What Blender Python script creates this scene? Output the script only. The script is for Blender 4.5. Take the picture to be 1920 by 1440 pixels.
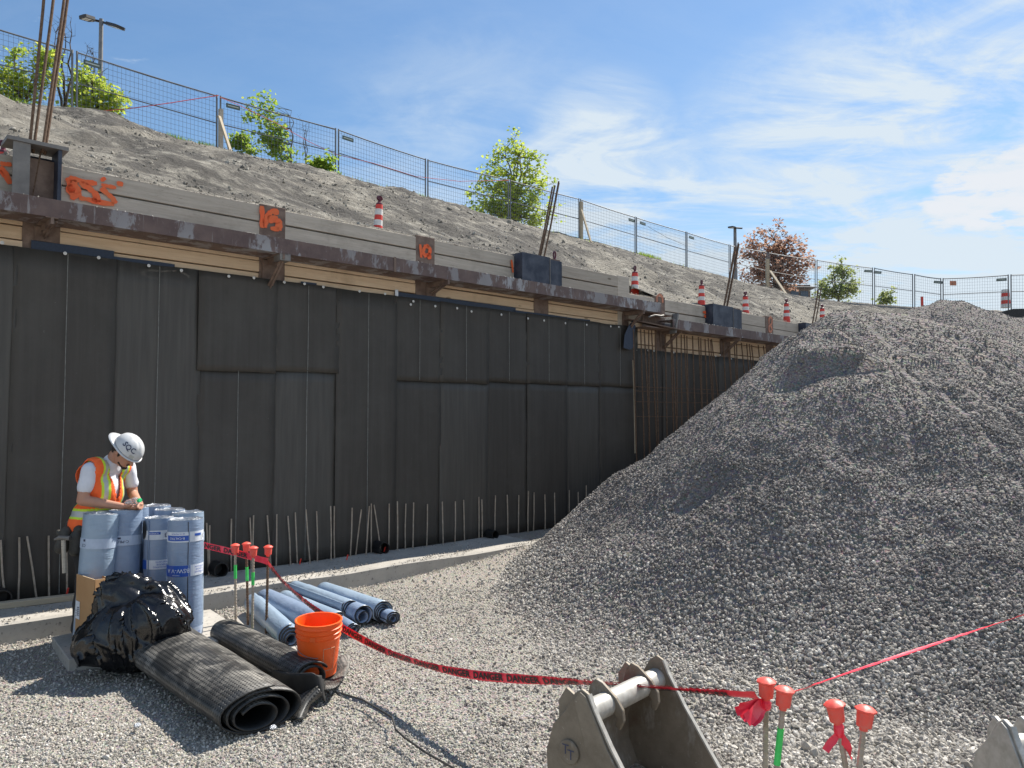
import bpy, math, random
import numpy as np
from mathutils import Vector, Matrix, noise, Quaternion
random.seed(7); rng = np.random.default_rng(7)
V = Vector; PI = math.pi
for o in list(bpy.data.objects): bpy.data.objects.remove(o)
SC = bpy.context.scene; COL = SC.collection
# ------------------------------------------------------------------ camera, light
EYE = V((0, 0, 1.75)); FPX = 1442.0; PITCH = math.atan(69 / FPX)
cam = bpy.data.cameras.new('camera'); cam.sensor_width = 36; cam.lens = 36 * FPX / 1920
cam.clip_start = .05; cam.clip_end = 3000
co = bpy.data.objects.new('camera', cam); COL.objects.link(co)
co.location = EYE; co.rotation_euler = (PI / 2 + PITCH, 0, 0); SC.camera = co
SC.render.resolution_x = 1024; SC.render.resolution_y = 768
EL, AZ = math.radians(50), math.radians(42.4)        # sun: azimuth from +Y towards +X
SDIR = V((math.sin(AZ) * math.cos(EL), math.cos(AZ) * math.cos(EL), math.sin(EL)))
sl = bpy.data.lights.new('sun', 'SUN'); sl.energy = 5.0; sl.angle = math.radians(.53); sl.color = (1, .945, .85)
so = bpy.data.objects.new('sun', sl); COL.objects.link(so); so.rotation_euler = SDIR.to_track_quat('Z', 'Y').to_euler()
SC.view_settings.view_transform = 'Standard'; SC.view_settings.look = 'None'
SC.view_settings.exposure = .72; SC.view_settings.gamma = 1
SKY_STRENGTH = .085

def ray(x, y):
    a, b = (x - 960) / FPX, (720 - y) / FPX
    c, s = math.cos(PITCH), math.sin(PITCH)
    return V((a, c - b * s, s + b * c))
def gnd(x, y, z=0.0):
    r = ray(x, y); return EYE + r * ((z - EYE.z) / r.z)
def at(x, y, D):
    r = ray(x, y); return EYE + r * (D / r.y)
def vplane(x, y, A, B):                              # where a sight line meets the upright plane through A and B
    n = V((B.y - A.y, A.x - B.x, 0)); r = ray(x, y)
    return EYE + r * (n.dot(V((A.x, A.y, 0)) - V((0, 0, 0))) / n.dot(r))
# wall frame: s along the wall, o out of it, z up
W0 = gnd(0, 1130, .17); W1 = gnd(1000, 995, .17)
WD = (W1 - W0).normalized(); WN = V((WD.y, -WD.x, 0))
def WF(s, o, z): return V((W0.x, W0.y, 0)) + WD * s + WN * o + V((0, 0, z))
def wal(x, y, o=0.0):
    r = ray(x, y); k = (WN.dot(W0) + o - WN.dot(EYE)) / WN.dot(r); P = EYE + r * k
    return (P - V((W0.x, W0.y, 0))).dot(WD), P.z, P
def ws(x, o=0.0): return wal(x, 700, o)[0]
WROT = math.atan2(WD.y, WD.x)

# ------------------------------------------------------------------ world
w = bpy.data.worlds.new('World'); SC.world = w; w.use_nodes = True
nt = w.node_tree; N = nt.nodes; L = nt.links; N.clear()
def nd(t, **k):
    n = N.new(t)
    for a, b in k.items(): setattr(n, a, b)
    return n
def mth(op, a, b=None, clamp=False):
    n = nd('ShaderNodeMath', operation=op, use_clamp=clamp)
    for i, q in enumerate((a, b)):
        if q is None: continue
        if isinstance(q, (int, float)): n.inputs[i].default_value = q
        else: L.new(q, n.inputs[i])
    return n.outputs[0]
sky = nd('ShaderNodeTexSky', sky_type='NISHITA', sun_disc=False); sky.sun_elevation = EL; sky.sun_rotation = AZ
sky.air_density = 1.25; sky.dust_density = .35; sky.ozone_density = 3.0; sky.altitude = 100
tc = nd('ShaderNodeTexCoord'); dirn = tc.outputs['Generated']
sep = nd('ShaderNodeSeparateXYZ'); L.new(dirn, sep.inputs[0])
zz = mth('MAXIMUM', mth('ADD', sep.outputs[2], .12), .02)
cmb = nd('ShaderNodeCombineXYZ'); L.new(mth('DIVIDE', sep.outputs[0], zz), cmb.inputs[0]); L.new(mth('DIVIDE', sep.outputs[1], zz), cmb.inputs[1])
def cloudnoise(scale, rot, stretch, detail, rough, dist, seed):
    m = nd('ShaderNodeMapping'); m.inputs['Rotation'].default_value = (0, 0, rot); m.inputs['Scale'].default_value = stretch
    m.inputs['Location'].default_value = (seed, seed * .7, seed * .3)
    L.new(cmb.outputs[0], m.inputs[0])
    n = nd('ShaderNodeTexNoise'); n.inputs['Scale'].default_value = scale; n.inputs['Detail'].default_value = detail
    n.inputs['Roughness'].default_value = rough; n.inputs['Distortion'].default_value = dist
    L.new(m.outputs[0], n.inputs['Vector']); return n.outputs['Fac']
def ramp(v, a, b, lo=0, hi=1):
    n = nd('ShaderNodeMapRange', interpolation_type='SMOOTHSTEP'); L.new(v, n.inputs[0])
    for i, q in enumerate((a, b, lo, hi)): n.inputs[i + 1].default_value = q
    return n.outputs[0]
def blob(x, y, rin, rout, sx=1.0):
    c = ray(x, y).normalized()
    d = nd('ShaderNodeVectorMath', operation='DOT_PRODUCT'); L.new(dirn, d.inputs[0]); d.inputs[1].default_value = c
    return ramp(d.outputs['Value'], math.cos(math.radians(rout)), math.cos(math.radians(rin)))
def mx(*a):
    r = a[0]
    for b in a[1:]: r = mth('MAXIMUM', r, b)
    return r
cir = ramp(cloudnoise(1.3, .5, (1, 1.6, 1), 9, .62, .9, 3.1), .36, .66)
cir2 = ramp(cloudnoise(2.6, -.3, (1, 1.5, 1), 10, .66, 1.1, 8.3), .38, .72)
reg = mx(blob(1790, 330, 5, 16), blob(1600, 470, 5, 17), blob(1120, 330, 1.5, 8), blob(1240, 430, 1, 9), mth('MULTIPLY', blob(900, 380, 2, 14), .3),
         blob(2300, 450, 8, 24), mth('MULTIPLY', blob(1350, 480, 2, 12), .6))
side = ramp(sep.outputs[0], .45, .95)
reg = mx(reg, mth('MULTIPLY', side, .7), mth('MULTIPLY', ramp(sep.outputs[1], .0, -.6), .55))  # unseen cloud cover to the right and behind, added as neutral fill light
low = ramp(sep.outputs[2], .30, .06)
wisps = mth('MULTIPLY', mth('ADD', mth('MULTIPLY', cir, .95), mth('MULTIPLY', cir2, .6)), mth('ADD', mth('MULTIPLY', reg, 1.05), .06), True)
haze = mth('ADD', mth('MULTIPLY', mth('MULTIPLY', reg, low), .45), mth('MULTIPLY', ramp(sep.outputs[2], .32, .02), .22))
puffn = cloudnoise(6.5, 0, (1, 1.4, 1), 9, .6, .25, 5.7)
puffreg = mx(blob(1850, 360, .6, 3.2), blob(1905, 345, .8, 3.4), blob(1785, 378, .3, 2.4), blob(2000, 350, 1, 4))
puff = ramp(mth('ADD', mth('MULTIPLY', mth('SUBTRACT', puffn, .5), 3.0), mth('MULTIPLY', puffreg, 1.15)), .42, 1.2)
fac = mth('MINIMUM', mth('ADD', mth('ADD', mth('MULTIPLY', wisps, 1.0), haze), mth('MULTIPLY', puff, .85)), .96)
mixc = nd('ShaderNodeMixRGB'); L.new(fac, mixc.inputs[0])
tint = nd('ShaderNodeMixRGB', blend_type='MULTIPLY'); tint.inputs[0].default_value = 1; L.new(sky.outputs[0], tint.inputs[1]); tint.inputs[2].default_value = (.72, .85, .94, 1); L.new(tint.outputs[0], mixc.inputs[1])
cc = nd('ShaderNodeMixRGB'); L.new(puff, cc.inputs[0]); cc.inputs[1].default_value = (5.2, 5.9, 6.5, 1); cc.inputs[2].default_value = (6.0, 6.2, 6.5, 1)
L.new(cc.outputs[0], mixc.inputs[2])
bg = nd('ShaderNodeBackground'); bg.inputs[1].default_value = SKY_STRENGTH; L.new(mixc.outputs[0], bg.inputs[0])
wo = nd('ShaderNodeOutputWorld'); L.new(bg.outputs[0], wo.inputs[0])

# ------------------------------------------------------------------ materials
class Mat:
    def __init__(s, name, col=(.5, .5, .5), rough=.8, metal=0, spec=None):
        s.m = bpy.data.materials.new(name); s.m.use_nodes = True
        s.nt = s.m.node_tree; s.N = s.nt.nodes; s.L = s.nt.links
        s.b = s.N['Principled BSDF']; s.b.inputs['Base Color'].default_value = (*col, 1)
        s.b.inputs['Roughness'].default_value = rough; s.b.inputs['Metallic'].default_value = metal
        if spec is not None: s.b.inputs['Specular IOR Level'].default_value = spec
        s.tc = s.N.new('ShaderNodeTexCoord'); s.h = None; s.last = None
    def vec(s, scale=(1, 1, 1), src='Object', rot=(0, 0, 0)):
        m = s.N.new('ShaderNodeMapping'); m.inputs['Scale'].default_value = scale; m.inputs['Rotation'].default_value = rot
        s.L.new(s.tc.outputs[src], m.inputs[0]); return m.outputs[0]
    def noise(s, sc, det=5, ro=.6, stretch=(1, 1, 1), dist=0, src='Object', rot=(0, 0, 0)):
        n = s.N.new('ShaderNodeTexNoise'); n.inputs['Scale'].default_value = sc; n.inputs['Detail'].default_value = det
        n.inputs['Roughness'].default_value = ro; n.inputs['Distortion'].default_value = dist
        s.L.new(s.vec(stretch, src, rot), n.inputs['Vector']); return n.outputs['Fac']
    def voro(s, sc, out='Distance', stretch=(1, 1, 1), src='Object'):
        n = s.N.new('ShaderNodeTexVoronoi'); n.inputs['Scale'].default_value = sc
        s.L.new(s.vec(stretch, src), n.inputs['Vector']); return n.outputs[out]
    def ramp(s, v, a, b, lo=0, hi=1):
        n = s.N.new('ShaderNodeMapRange'); s.L.new(v, n.inputs[0])
        for i, q in enumerate((a, b, lo, hi)): n.inputs[i + 1].default_value = q
        return n.outputs[0]
    def math(s, op, a, b=None):
        n = s.N.new('ShaderNodeMath'); n.operation = op
        for i, q in enumerate((a, b)):
            if q is None: continue
            if isinstance(q, (int, float)): n.inputs[i].default_value = q
            else: s.L.new(q, n.inputs[i])
        return n.outputs[0]
    def mix(s, f, a, b, mode='MIX'):
        n = s.N.new('ShaderNodeMixRGB'); n.blend_type = mode
        for i, q in enumerate((f, a, b)):
            if isinstance(q, (int, float)): n.inputs[i].default_value = q
            elif isinstance(q, tuple): n.inputs[i].default_value = (*q, 1)
            else: s.L.new(q, n.inputs[i])
        return n.outputs[0]
    def color(s, c): s.L.new(c, s.b.inputs['Base Color']); s.last = c
    def roughn(s, v): s.L.new(v, s.b.inputs['Roughness'])
    def bump(s, v, st=.3, d=.01):
        n = s.N.new('ShaderNodeBump'); n.inputs['Strength'].default_value = st; n.inputs['Distance'].default_value = d
        s.L.new(v, n.inputs['Height'])
        if s.h: s.L.new(s.h, n.inputs['Normal'])
        s.h = n.outputs[0]; s.L.new(s.h, s.b.inputs['Normal'])
    def rnd(s):
        n = s.N.new('ShaderNodeObjectInfo'); return n.outputs['Random']
def simple(name, c1, c2, sc=8, rough=.8, metal=0, bump=.2, bd=.004, stretch=(1, 1, 1), a=.35, b=.65, bsc=None, spec=None):
    m = Mat(name, c1, rough, metal, spec); m.color(m.mix(m.ramp(m.noise(sc, 6, .6, stretch), a, b), c1, c2))
    if bump: m.bump(m.noise(bsc or sc * 4, 5, .6, stretch), bump, bd)
    return m.m
M = {}
# gravel: base sheet and single stones
def gravel_base(name, dark, light, sc, tint):
    m = Mat(name, dark, .95, 0, .2)
    c = m.mix(m.ramp(m.noise(.8, 4, .6), .35, .65), dark, light); c = m.mix(.5, c, m.voro(sc, 'Color'), 'MULTIPLY')
    c = m.mix(m.ramp(m.noise(sc * 2.3, 3, .7), .4, .6), c, tint); m.color(c)
    m.bump(m.voro(sc), 1, .02); m.bump(m.noise(sc * 1.6, 4, .7), .8, .012); return m.m
M['ground'] = gravel_base('ground_gravel', (.30, .275, .24), (.38, .35, .305), 60, (.50, .462, .41))
M['pile'] = gravel_base('pile_gravel', (.155, .138, .127), (.21, .19, .175), 30, (.28, .255, .235))
def stone_mat(name, cols):
    m = Mat(name, cols[0], .85, 0, .25); r = m.rnd()
    c = m.mix(m.ramp(r, 0, .5), cols[0], cols[1]); c = m.mix(m.ramp(r, .6, .95), c, cols[2])
    c = m.mix(m.ramp(m.noise(60, 3, .6), .3, .7, 0, .4), c, cols[3])
    gp_ = m.N.new('ShaderNodeNewGeometry').outputs['Position']; nn_ = m.N.new('ShaderNodeTexNoise'); nn_.inputs['Scale'].default_value = .75; nn_.inputs['Detail'].default_value = 6; nn_.inputs['Roughness'].default_value = .65; m.L.new(gp_, nn_.inputs['Vector'])
    c = m.mix(m.ramp(nn_.outputs['Fac'], .40, .58, .5 if 'pile' in name else .28, 0), c, tuple(q * .55 for q in cols[1])); m.color(c); m.bump(m.noise(120, 3, .7), .4, .003); return m.m
M['stone'] = stone_mat('ground_stone', [(.21, .193, .17), (.42, .388, .34), (.74, .70, .635), (.37, .34, .295)])
M['pstone'] = stone_mat('pile_stone', [(.125, .112, .105), (.235, .212, .196), (.55, .51, .46), (.28, .252, .226)])
M['clod'] = stone_mat('bank_clod', [(.15, .138, .12), (.26, .238, .2), (.46, .43, .375), (.23, .212, .18)])
m = Mat('bank_soil', (.2, .19, .17), .95, 0, .15)
fl = m.noise(.35, 6, .62, (1, 1, 1), .6)
c = m.mix(m.ramp(fl, .40, .50), (.27, .247, .208), (.125, .116, .104))
c = m.mix(m.ramp(m.noise(2.2, 8, .72), .50, .68), c, (.44, .41, .35)); c = m.mix(m.ramp(m.noise(14, 5, .7), .55, .7, 0, .6), c, (.11, .10, .09)); m.color(c)
m.bump(m.noise(1.6, 9, .72), 1, .22); m.bump(m.voro(7), .7, .06); m.bump(m.noise(22, 5, .7), .8, .04); M['bank'] = m.m
m = Mat('concrete', (.36, .35, .33), .92, 0, .2)
c = m.mix(m.ramp(m.noise(2.5, 8, .7), .3, .7), (.34, .32, .285), (.47, .44, .40)); c = m.mix(m.ramp(m.noise(25, 4, .6), .6, .7), c, (.16, .155, .15)); m.color(c)
m.bump(m.noise(30, 6, .7), .5, .006); M['concrete'] = m.m
m = Mat('membrane_felt', (.03, .03, .03), .62, 0, .35)
c = m.mix(m.ramp(m.noise(3.0, 6, .6, (6, 6, .25)), .3, .7), (.052, .046, .039), (.070, .063, .054))
c = m.mix(m.ramp(m.noise(1.3, 5, .7), .45, .75, 0, .6), c, (.092, .085, .073)); c = m.mix(m.ramp(m.noise(40, 3, .6), .7, .76, 0, .35), c, (.2, .2, .18)); c = m.mix(m.ramp(m.noise(4, 7, .75, (7, 7, .12)), .64, .74, 0, .3), c, (.12, .11, .095)); m.color(c)
m.bump(m.noise(6, 4, .6, (5, 5, .3)), .2, .004); m.bump(m.noise(180, 2, .6), .25, .002); M['felt'] = m.m
M['felt2'] = simple('membrane_felt_worn', (.060, .054, .046), (.082, .075, .064), 4, .6, 0, .3, .005, (6, 6, .3))
M['seamline'] = simple('chalk_line', (.3, .3, .28), (.18, .18, .16), 20, .8, bump=0)
M['strip'] = simple('backing_mesh', (.012, .022, .045), (.02, .035, .07), 60, .5)
M['washer'] = simple('white_washer', (.75, .75, .72), (.6, .6, .58), 30, .5, bump=0)
def wood(name, a, b, dark, knots=True):
    m = Mat(name, a, .8, 0, .25); st = (.9, .9, 14)
    g = m.noise(2.2, 7, .65, st, .8, 'Object'); r = m.rnd()
    c = m.mix(m.ramp(g, .32, .68), a, b); c = m.mix(m.ramp(r, 0, 1, 0, .35), c, dark)
    c = m.mix(m.ramp(m.noise(3, 6, .7, (2, 2, 16), 1.2), .60, .70, 0, .7), c, dark)
    c = m.mix(m.ramp(m.noise(1.4, 5, .6), .56, .72, 0, .5), c, dark)
    if knots: c = m.mix(m.ramp(m.voro(1.6, 'Distance', (1, 1, 2.6)), .09, .05), c, dark)
    m.color(c); m.bump(g, .4, .006); return m.m
M['woodgrey'] = wood('weathered_plank', (.42, .37, .30), (.56, .50, .42), (.19, .16, .125))
M['woodtan'] = wood('fresh_plank', (.68, .50, .33), (.80, .62, .43), (.36, .25, .15))
M['woodpale'] = wood('pale_stake_wood', (.46, .38, .27), (.56, .48, .36), (.3, .24, .17), False)
m = Mat('rusty_painted_steel', (.06, .035, .03), .55, .15, .4)
c = m.mix(m.ramp(m.noise(5, 6, .65), .35, .65), (.10, .065, .06), (.19, .13, .11))
pe = m.noise(3.4, 8, .7, (1.3, 1.3, .6), .15); c = m.mix(m.ramp(pe, .50, .55), c, (.36, .355, .36))
c = m.mix(m.ramp(m.noise(9, 6, .7, (3.5, 3.5, .2)), .60, .68, 0, .8), c, (.45, .44, .43)); c = m.mix(m.ramp(m.noise(12, 5, .7), .64, .72, 0, .8), c, (.16, .075, .035))
c = m.mix(m.ramp(m.noise(.45, 3, .6), .48, .6, .45, 0), c, (.13, .09, .08)); m.color(c); m.bump(pe, .4, .006); m.bump(m.noise(60, 4, .6), .25, .003); M['waler'] = m.m
M['rust'] = simple('brown_rust_steel', (.14, .095, .075), (.25, .18, .14), 9, .75, .2, .4, .003)
M['steelgrey'] = simple('dusty_steel', (.16, .15, .14), (.24, .225, .205), 6, .6, .35, .3, .003)
M['bluesteel'] = simple('blue_black_steel', (.018, .025, .045), (.08, .09, .115), 5, .5, .2, .3, .004, a=.4, b=.72)
M['rebar'] = simple('rebar_rust', (.10, .058, .035), (.2, .13, .085), 40, .8, .2, .6, .003)
M['rebargrey'] = simple('rebar_dusty', (.3, .24, .18), (.48, .41, .33), 12, .85, .1, .5, .003)
M['green_paint'] = simple('green_marking_paint', (.04, .55, .08), (.08, .7, .16), 20, .6)
M['orange_paint'] = simple('orange_spray_paint', (.85, .12, .03), (.7, .16, .05), 8, .7, bump=.1)
M['paleorange'] = simple('faded_orange_paint', (.62, .24, .14), (.45, .2, .13), 8, .8, bump=.1)
M['galv'] = simple('galvanised_tube', (.15, .155, .165), (.22, .225, .235), 5, .6, .35, .05)
M['tag'] = simple('green_tag', (.06, .09, .075), (.1, .13, .11), 20, .5, bump=0)
M['tagpale'] = simple('tag_print', (.5, .55, .5), (.4, .45, .4), 60, .5, bump=0)
M['darkmetal'] = simple('dark_lamp_housing', (.03, .03, .033), (.05, .05, .055), 5, .5, .3, 0)
M['lens'] = simple('pale_lamp_lens', (.55, .55, .52), (.65, .65, .62), 40, .3, 0, 0)
M['redwhite_r'] = simple('red_reflective', (.75, .05, .03), (.62, .05, .03), 10, .45, bump=.05)
M['redwhite_w'] = simple('white_reflective', (.8, .78, .75), (.62, .6, .56), 10, .5, bump=.05)
M['orange_pl'] = simple('orange_plastic', (.9, .13, .02), (.75, .11, .02), 6, .45, bump=.05)
M['darkred'] = simple('dark_red_handle', (.12, .01, .02), (.06, .01, .03), 10, .4, bump=0)
m = Mat('red_cap_plastic', (.85, .10, .07), .45); m.color(m.mix(m.ramp(m.noise(30, 6, .7), .48, .72, 0, .5), (.85, .10, .07), (.62, .22, .17))); m.bump(m.noise(40, 4, .6), .25, .002); M['cap'] = m.m; M['cap'].node_tree.nodes['Principled BSDF'].inputs['Subsurface Weight'].default_value = .08
m = Mat('danger_tape', (.9, .03, .07), .3); c = m.mix(m.ramp(m.noise(20, 3, .5), .3, .7), (.86, .02, .05), (.95, .06, .1)); m.color(c)
m.b.inputs['Transmission Weight'].default_value = .0; m.bump(m.noise(30, 3, .5), .3, .003); M['tape'] = m.m
M['tapeblack'] = Mat('black_print', (.02, .02, .02), .5).m
M['rope'] = simple('red_rope', (.6, .08, .08), (.45, .06, .06), 30, .8)
m = Mat('orange_pail_plastic', (.95, .12, .012), .38); c = m.mix(m.ramp(m.noise(6, 6, .7, (1, 1, .5)), .55, .75, 0, .45), (.95, .12, .012), (.72, .25, .12)); m.color(c); m.roughn(m.ramp(m.noise(9, 5, .6), .4, .6, .32, .55)); M['bucketorange'] = m.m
def filmblue(name, a, b):
    m = Mat(name, a, .32, 0, .5); n = m.noise(3, 5, .6, (1, 1, 1), .3); c = m.mix(m.ramp(n, .35, .65), a, b)
    c = m.mix(m.ramp(m.noise(22, 5, .7), .63, .7, 0, .6), c, (.36, .45, .56)); m.color(c)
    m.bump(m.noise(9, 4, .6, (1, 1, 6), .6), .4, .012); m.bump(m.noise(4, 4, .6, (1, 1, 1), .8), .4, .03); return m.m
M['film'] = filmblue('blue_release_film', (.20, .27, .39), (.27, .345, .47))
M['film2'] = filmblue('pale_blue_film', (.25, .335, .44), (.33, .42, .52))
M['foil'] = simple('silver_film_end', (.5, .54, .6), (.8, .82, .85), 60, .25, .3, 1, .01, a=.4, b=.6)
M['paper'] = simple('white_paper_band', (.72, .75, .8), (.62, .66, .72), 20, .5, bump=.1)
M['paleband'] = simple('pale_blue_paper_band', (.45, .53, .66), (.4, .48, .6), 20, .4, bump=.1)
M['printblue'] = Mat('blue_print', (.02, .09, .42), .45).m
M['printdark'] = Mat('dark_print', (.03, .04, .09), .5).m
M['printwhite'] = Mat('white_print', (.75, .78, .82), .5).m
M['black'] = simple('black_rubber_sheet', (.012, .012, .012), (.025, .025, .025), 10, .6, bump=.2)
m = Mat('dimpled_black_sheet', (.02, .02, .02), .42, 0, .55)
uv = m.N.new('ShaderNodeUVMap').outputs[0]; sx = m.N.new('ShaderNodeSeparateXYZ'); m.L.new(uv, sx.inputs[0])
def cell(o, p): return m.math('ABSOLUTE', m.math('SUBTRACT', m.math('FRACT', m.math('MULTIPLY', o, 1 / p)), .5))
cu, cv = cell(sx.outputs[0], .026), cell(sx.outputs[1], .026)
dd = m.math('SQRT', m.math('ADD', m.math('MULTIPLY', cu, cu), m.math('MULTIPLY', cv, cv)))
hole = m.ramp(dd, .22, .30)
dust = m.math('MULTIPLY', m.ramp(m.noise(4, 6, .65, (1, 1, 1), .8), .45, .66), m.ramp(m.noise(45, 3, .6, (1, 1, 1)), .2, .5))
c = m.mix(hole, (.003, .003, .003), m.mix(dust, (.034, .034, .033), (.23, .215, .19))); m.color(c)
m.roughn(m.ramp(dust, 0, 1, .4, .8)); m.bump(hole, .6, .006); M['dimple'] = m.m
m = Mat('black_garbage_plastic', (.006, .006, .007), .21, 0, .6); m.bump(m.noise(5, 3, .5, (1, 1, 1), 1.5), .35, .02); m.bump(m.noise(14, 3, .6, (1, 1, .4), 1.5), .3, .008); M['bag'] = m.m
M['card'] = simple('brown_cardboard', (.42, .235, .105), (.5, .3, .145), 3, .85, bump=.1)
M['cardedge'] = simple('cardboard_edge', (.6, .47, .32), (.5, .36, .22), 60, .9)
m = Mat('worn_bucket_steel', (.2, .185, .165), .6, .2, .4)
c = m.mix(m.ramp(m.noise(4, 7, .7), .35, .65), (.165, .135, .10), (.27, .23, .18)); c = m.mix(m.ramp(m.noise(7, 7, .7, (1, 1, .4)), .56, .66, 0, .8), c, (.34, .32, .29))
c = m.mix(m.ramp(m.noise(3, 5, .6), .6, .72, 0, .7), c, (.13, .07, .04)); c = m.mix(m.ramp(m.noise(60, 3, .6), .68, .74, 0, .7), c, (.45, .43, .4)); m.color(c)
m.bump(m.noise(40, 5, .7), .35, .003); M['bucketsteel'] = m.m
M['edgesteel'] = simple('polished_worn_edge', (.5, .48, .44), (.38, .36, .32), 30, .5, .3, .2, .002)
M['skin'] = Mat('skin', (.46, .24, .16), .55).m; M['skin'].node_tree.nodes['Principled BSDF'].inputs['Subsurface Weight'].default_value = .1
M['hair'] = simple('dark_hair', (.02, .013, .01), (.04, .026, .02), 60, .7)
M['shirt'] = simple('white_tshirt', (.62, .64, .7), (.74, .75, .8), 6, .9, bump=.5, bd=.01, bsc=9)
m = Mat('vest_orange', (1, .16, .03), .75); m.bump(m.noise(22, 4, .6, (1, 1, .5), .8), .5, .008); m.bump(m.noise(9, 4, .6, (1, 1, .6)), .7, .02); m.b.inputs['Base Color'].default_value = (.98, .15, .03, 1); M['vest'] = m.m
M['lime'] = simple('lime_trim', (.62, .85, .06), (.52, .75, .05), 10, .7, bump=.2)
M['silver'] = simple('silver_reflective_tape', (.5, .52, .5), (.42, .44, .43), 14, .45, .2, .2)
M['pants'] = simple('black_work_trousers', (.018, .018, .02), (.03, .03, .032), 6, .85, bump=.6, bd=.01, bsc=8)
M['leather'] = simple('dark_grey_pouch', (.04, .038, .034), (.075, .07, .06), 14, .7, bump=.4, bd=.004)
M['boot'] = simple('tan_boot', (.16, .1, .05), (.2, .13, .07), 14, .7)
m = Mat('white_helmet_plastic', (.7, .71, .71), .35); m.color(m.mix(m.ramp(m.noise(14, 6, .7), .52, .7, 0, .5), (.58, .59, .60), (.42, .41, .38))); M['helmet'] = m.m
M['bottlepl'] = Mat('clear_bottle_plastic', (.9, .93, .95), .08).m
bb = M['bottlepl'].node_tree.nodes['Principled BSDF']; bb.inputs['Transmission Weight'].default_value = .75; bb.inputs['IOR'].default_value = 1.3
M['greencap'] = Mat('green_cap', (.02, .55, .2), .35).m
M['bark'] = simple('grey_bark', (.10, .085, .07), (.17, .145, .12), 20, .9, bump=.5)
M['barkdark'] = simple('dark_bark', (.05, .035, .03), (.09, .065, .05), 20, .9, bump=.5)
def leafm(name, a, b, c3):
    m = Mat(name, a, .5, 0, .4); r = m.noise(3.0, 4, .7); r2 = m.noise(17, 2, .5)
    c = m.mix(m.ramp(r, .35, .65), a, b); c = m.mix(m.ramp(r2, .5, .66), c, c3); m.color(c)
    t = m.N.new('ShaderNodeBsdfTranslucent'); m.L.new(c, t.inputs[0]); mixn = m.N.new('ShaderNodeMixShader'); mixn.inputs[0].default_value = .62
    m.L.new(m.b.outputs[0], mixn.inputs[1]); m.L.new(t.outputs[0], mixn.inputs[2]); m.L.new(mixn.outputs[0], m.N['Material Output'].inputs[0]); return m.m
M['leaf'] = leafm('maple_leaf', (.17, .30, .04), (.30, .44, .06), (.5, .52, .1))
M['leafyellow'] = leafm('yellow_green_leaf', (.28, .42, .05), (.46, .56, .08), (.66, .62, .14))
M['leafred'] = leafm('red_maple_leaf', (.30, .15, .105), (.44, .26, .18), (.52, .40, .30))
M['leafpale'] = leafm('pale_leaf', (.2, .27, .08), (.34, .4, .14), (.5, .5, .22))
M['roof'] = simple('dark_roof', (.05, .05, .055), (.08, .075, .075), 4, .8)
M['brick'] = simple('brown_wall', (.13, .10, .085), (.17, .13, .11), 4, .8)
M['glass'] = Mat('window_glass', (.05, .07, .1), .1).m
M['asphalt'] = simple('grey_geotextile', (.12, .12, .118), (.17, .17, .165), 5, .9)
M['pipe'] = simple('black_drain_pipe', (.008, .008, .009), (.015, .015, .015), 10, .5)
M['hose'] = simple('dark_cord', (.02, .02, .02), (.05, .045, .04), 10, .8)

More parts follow.
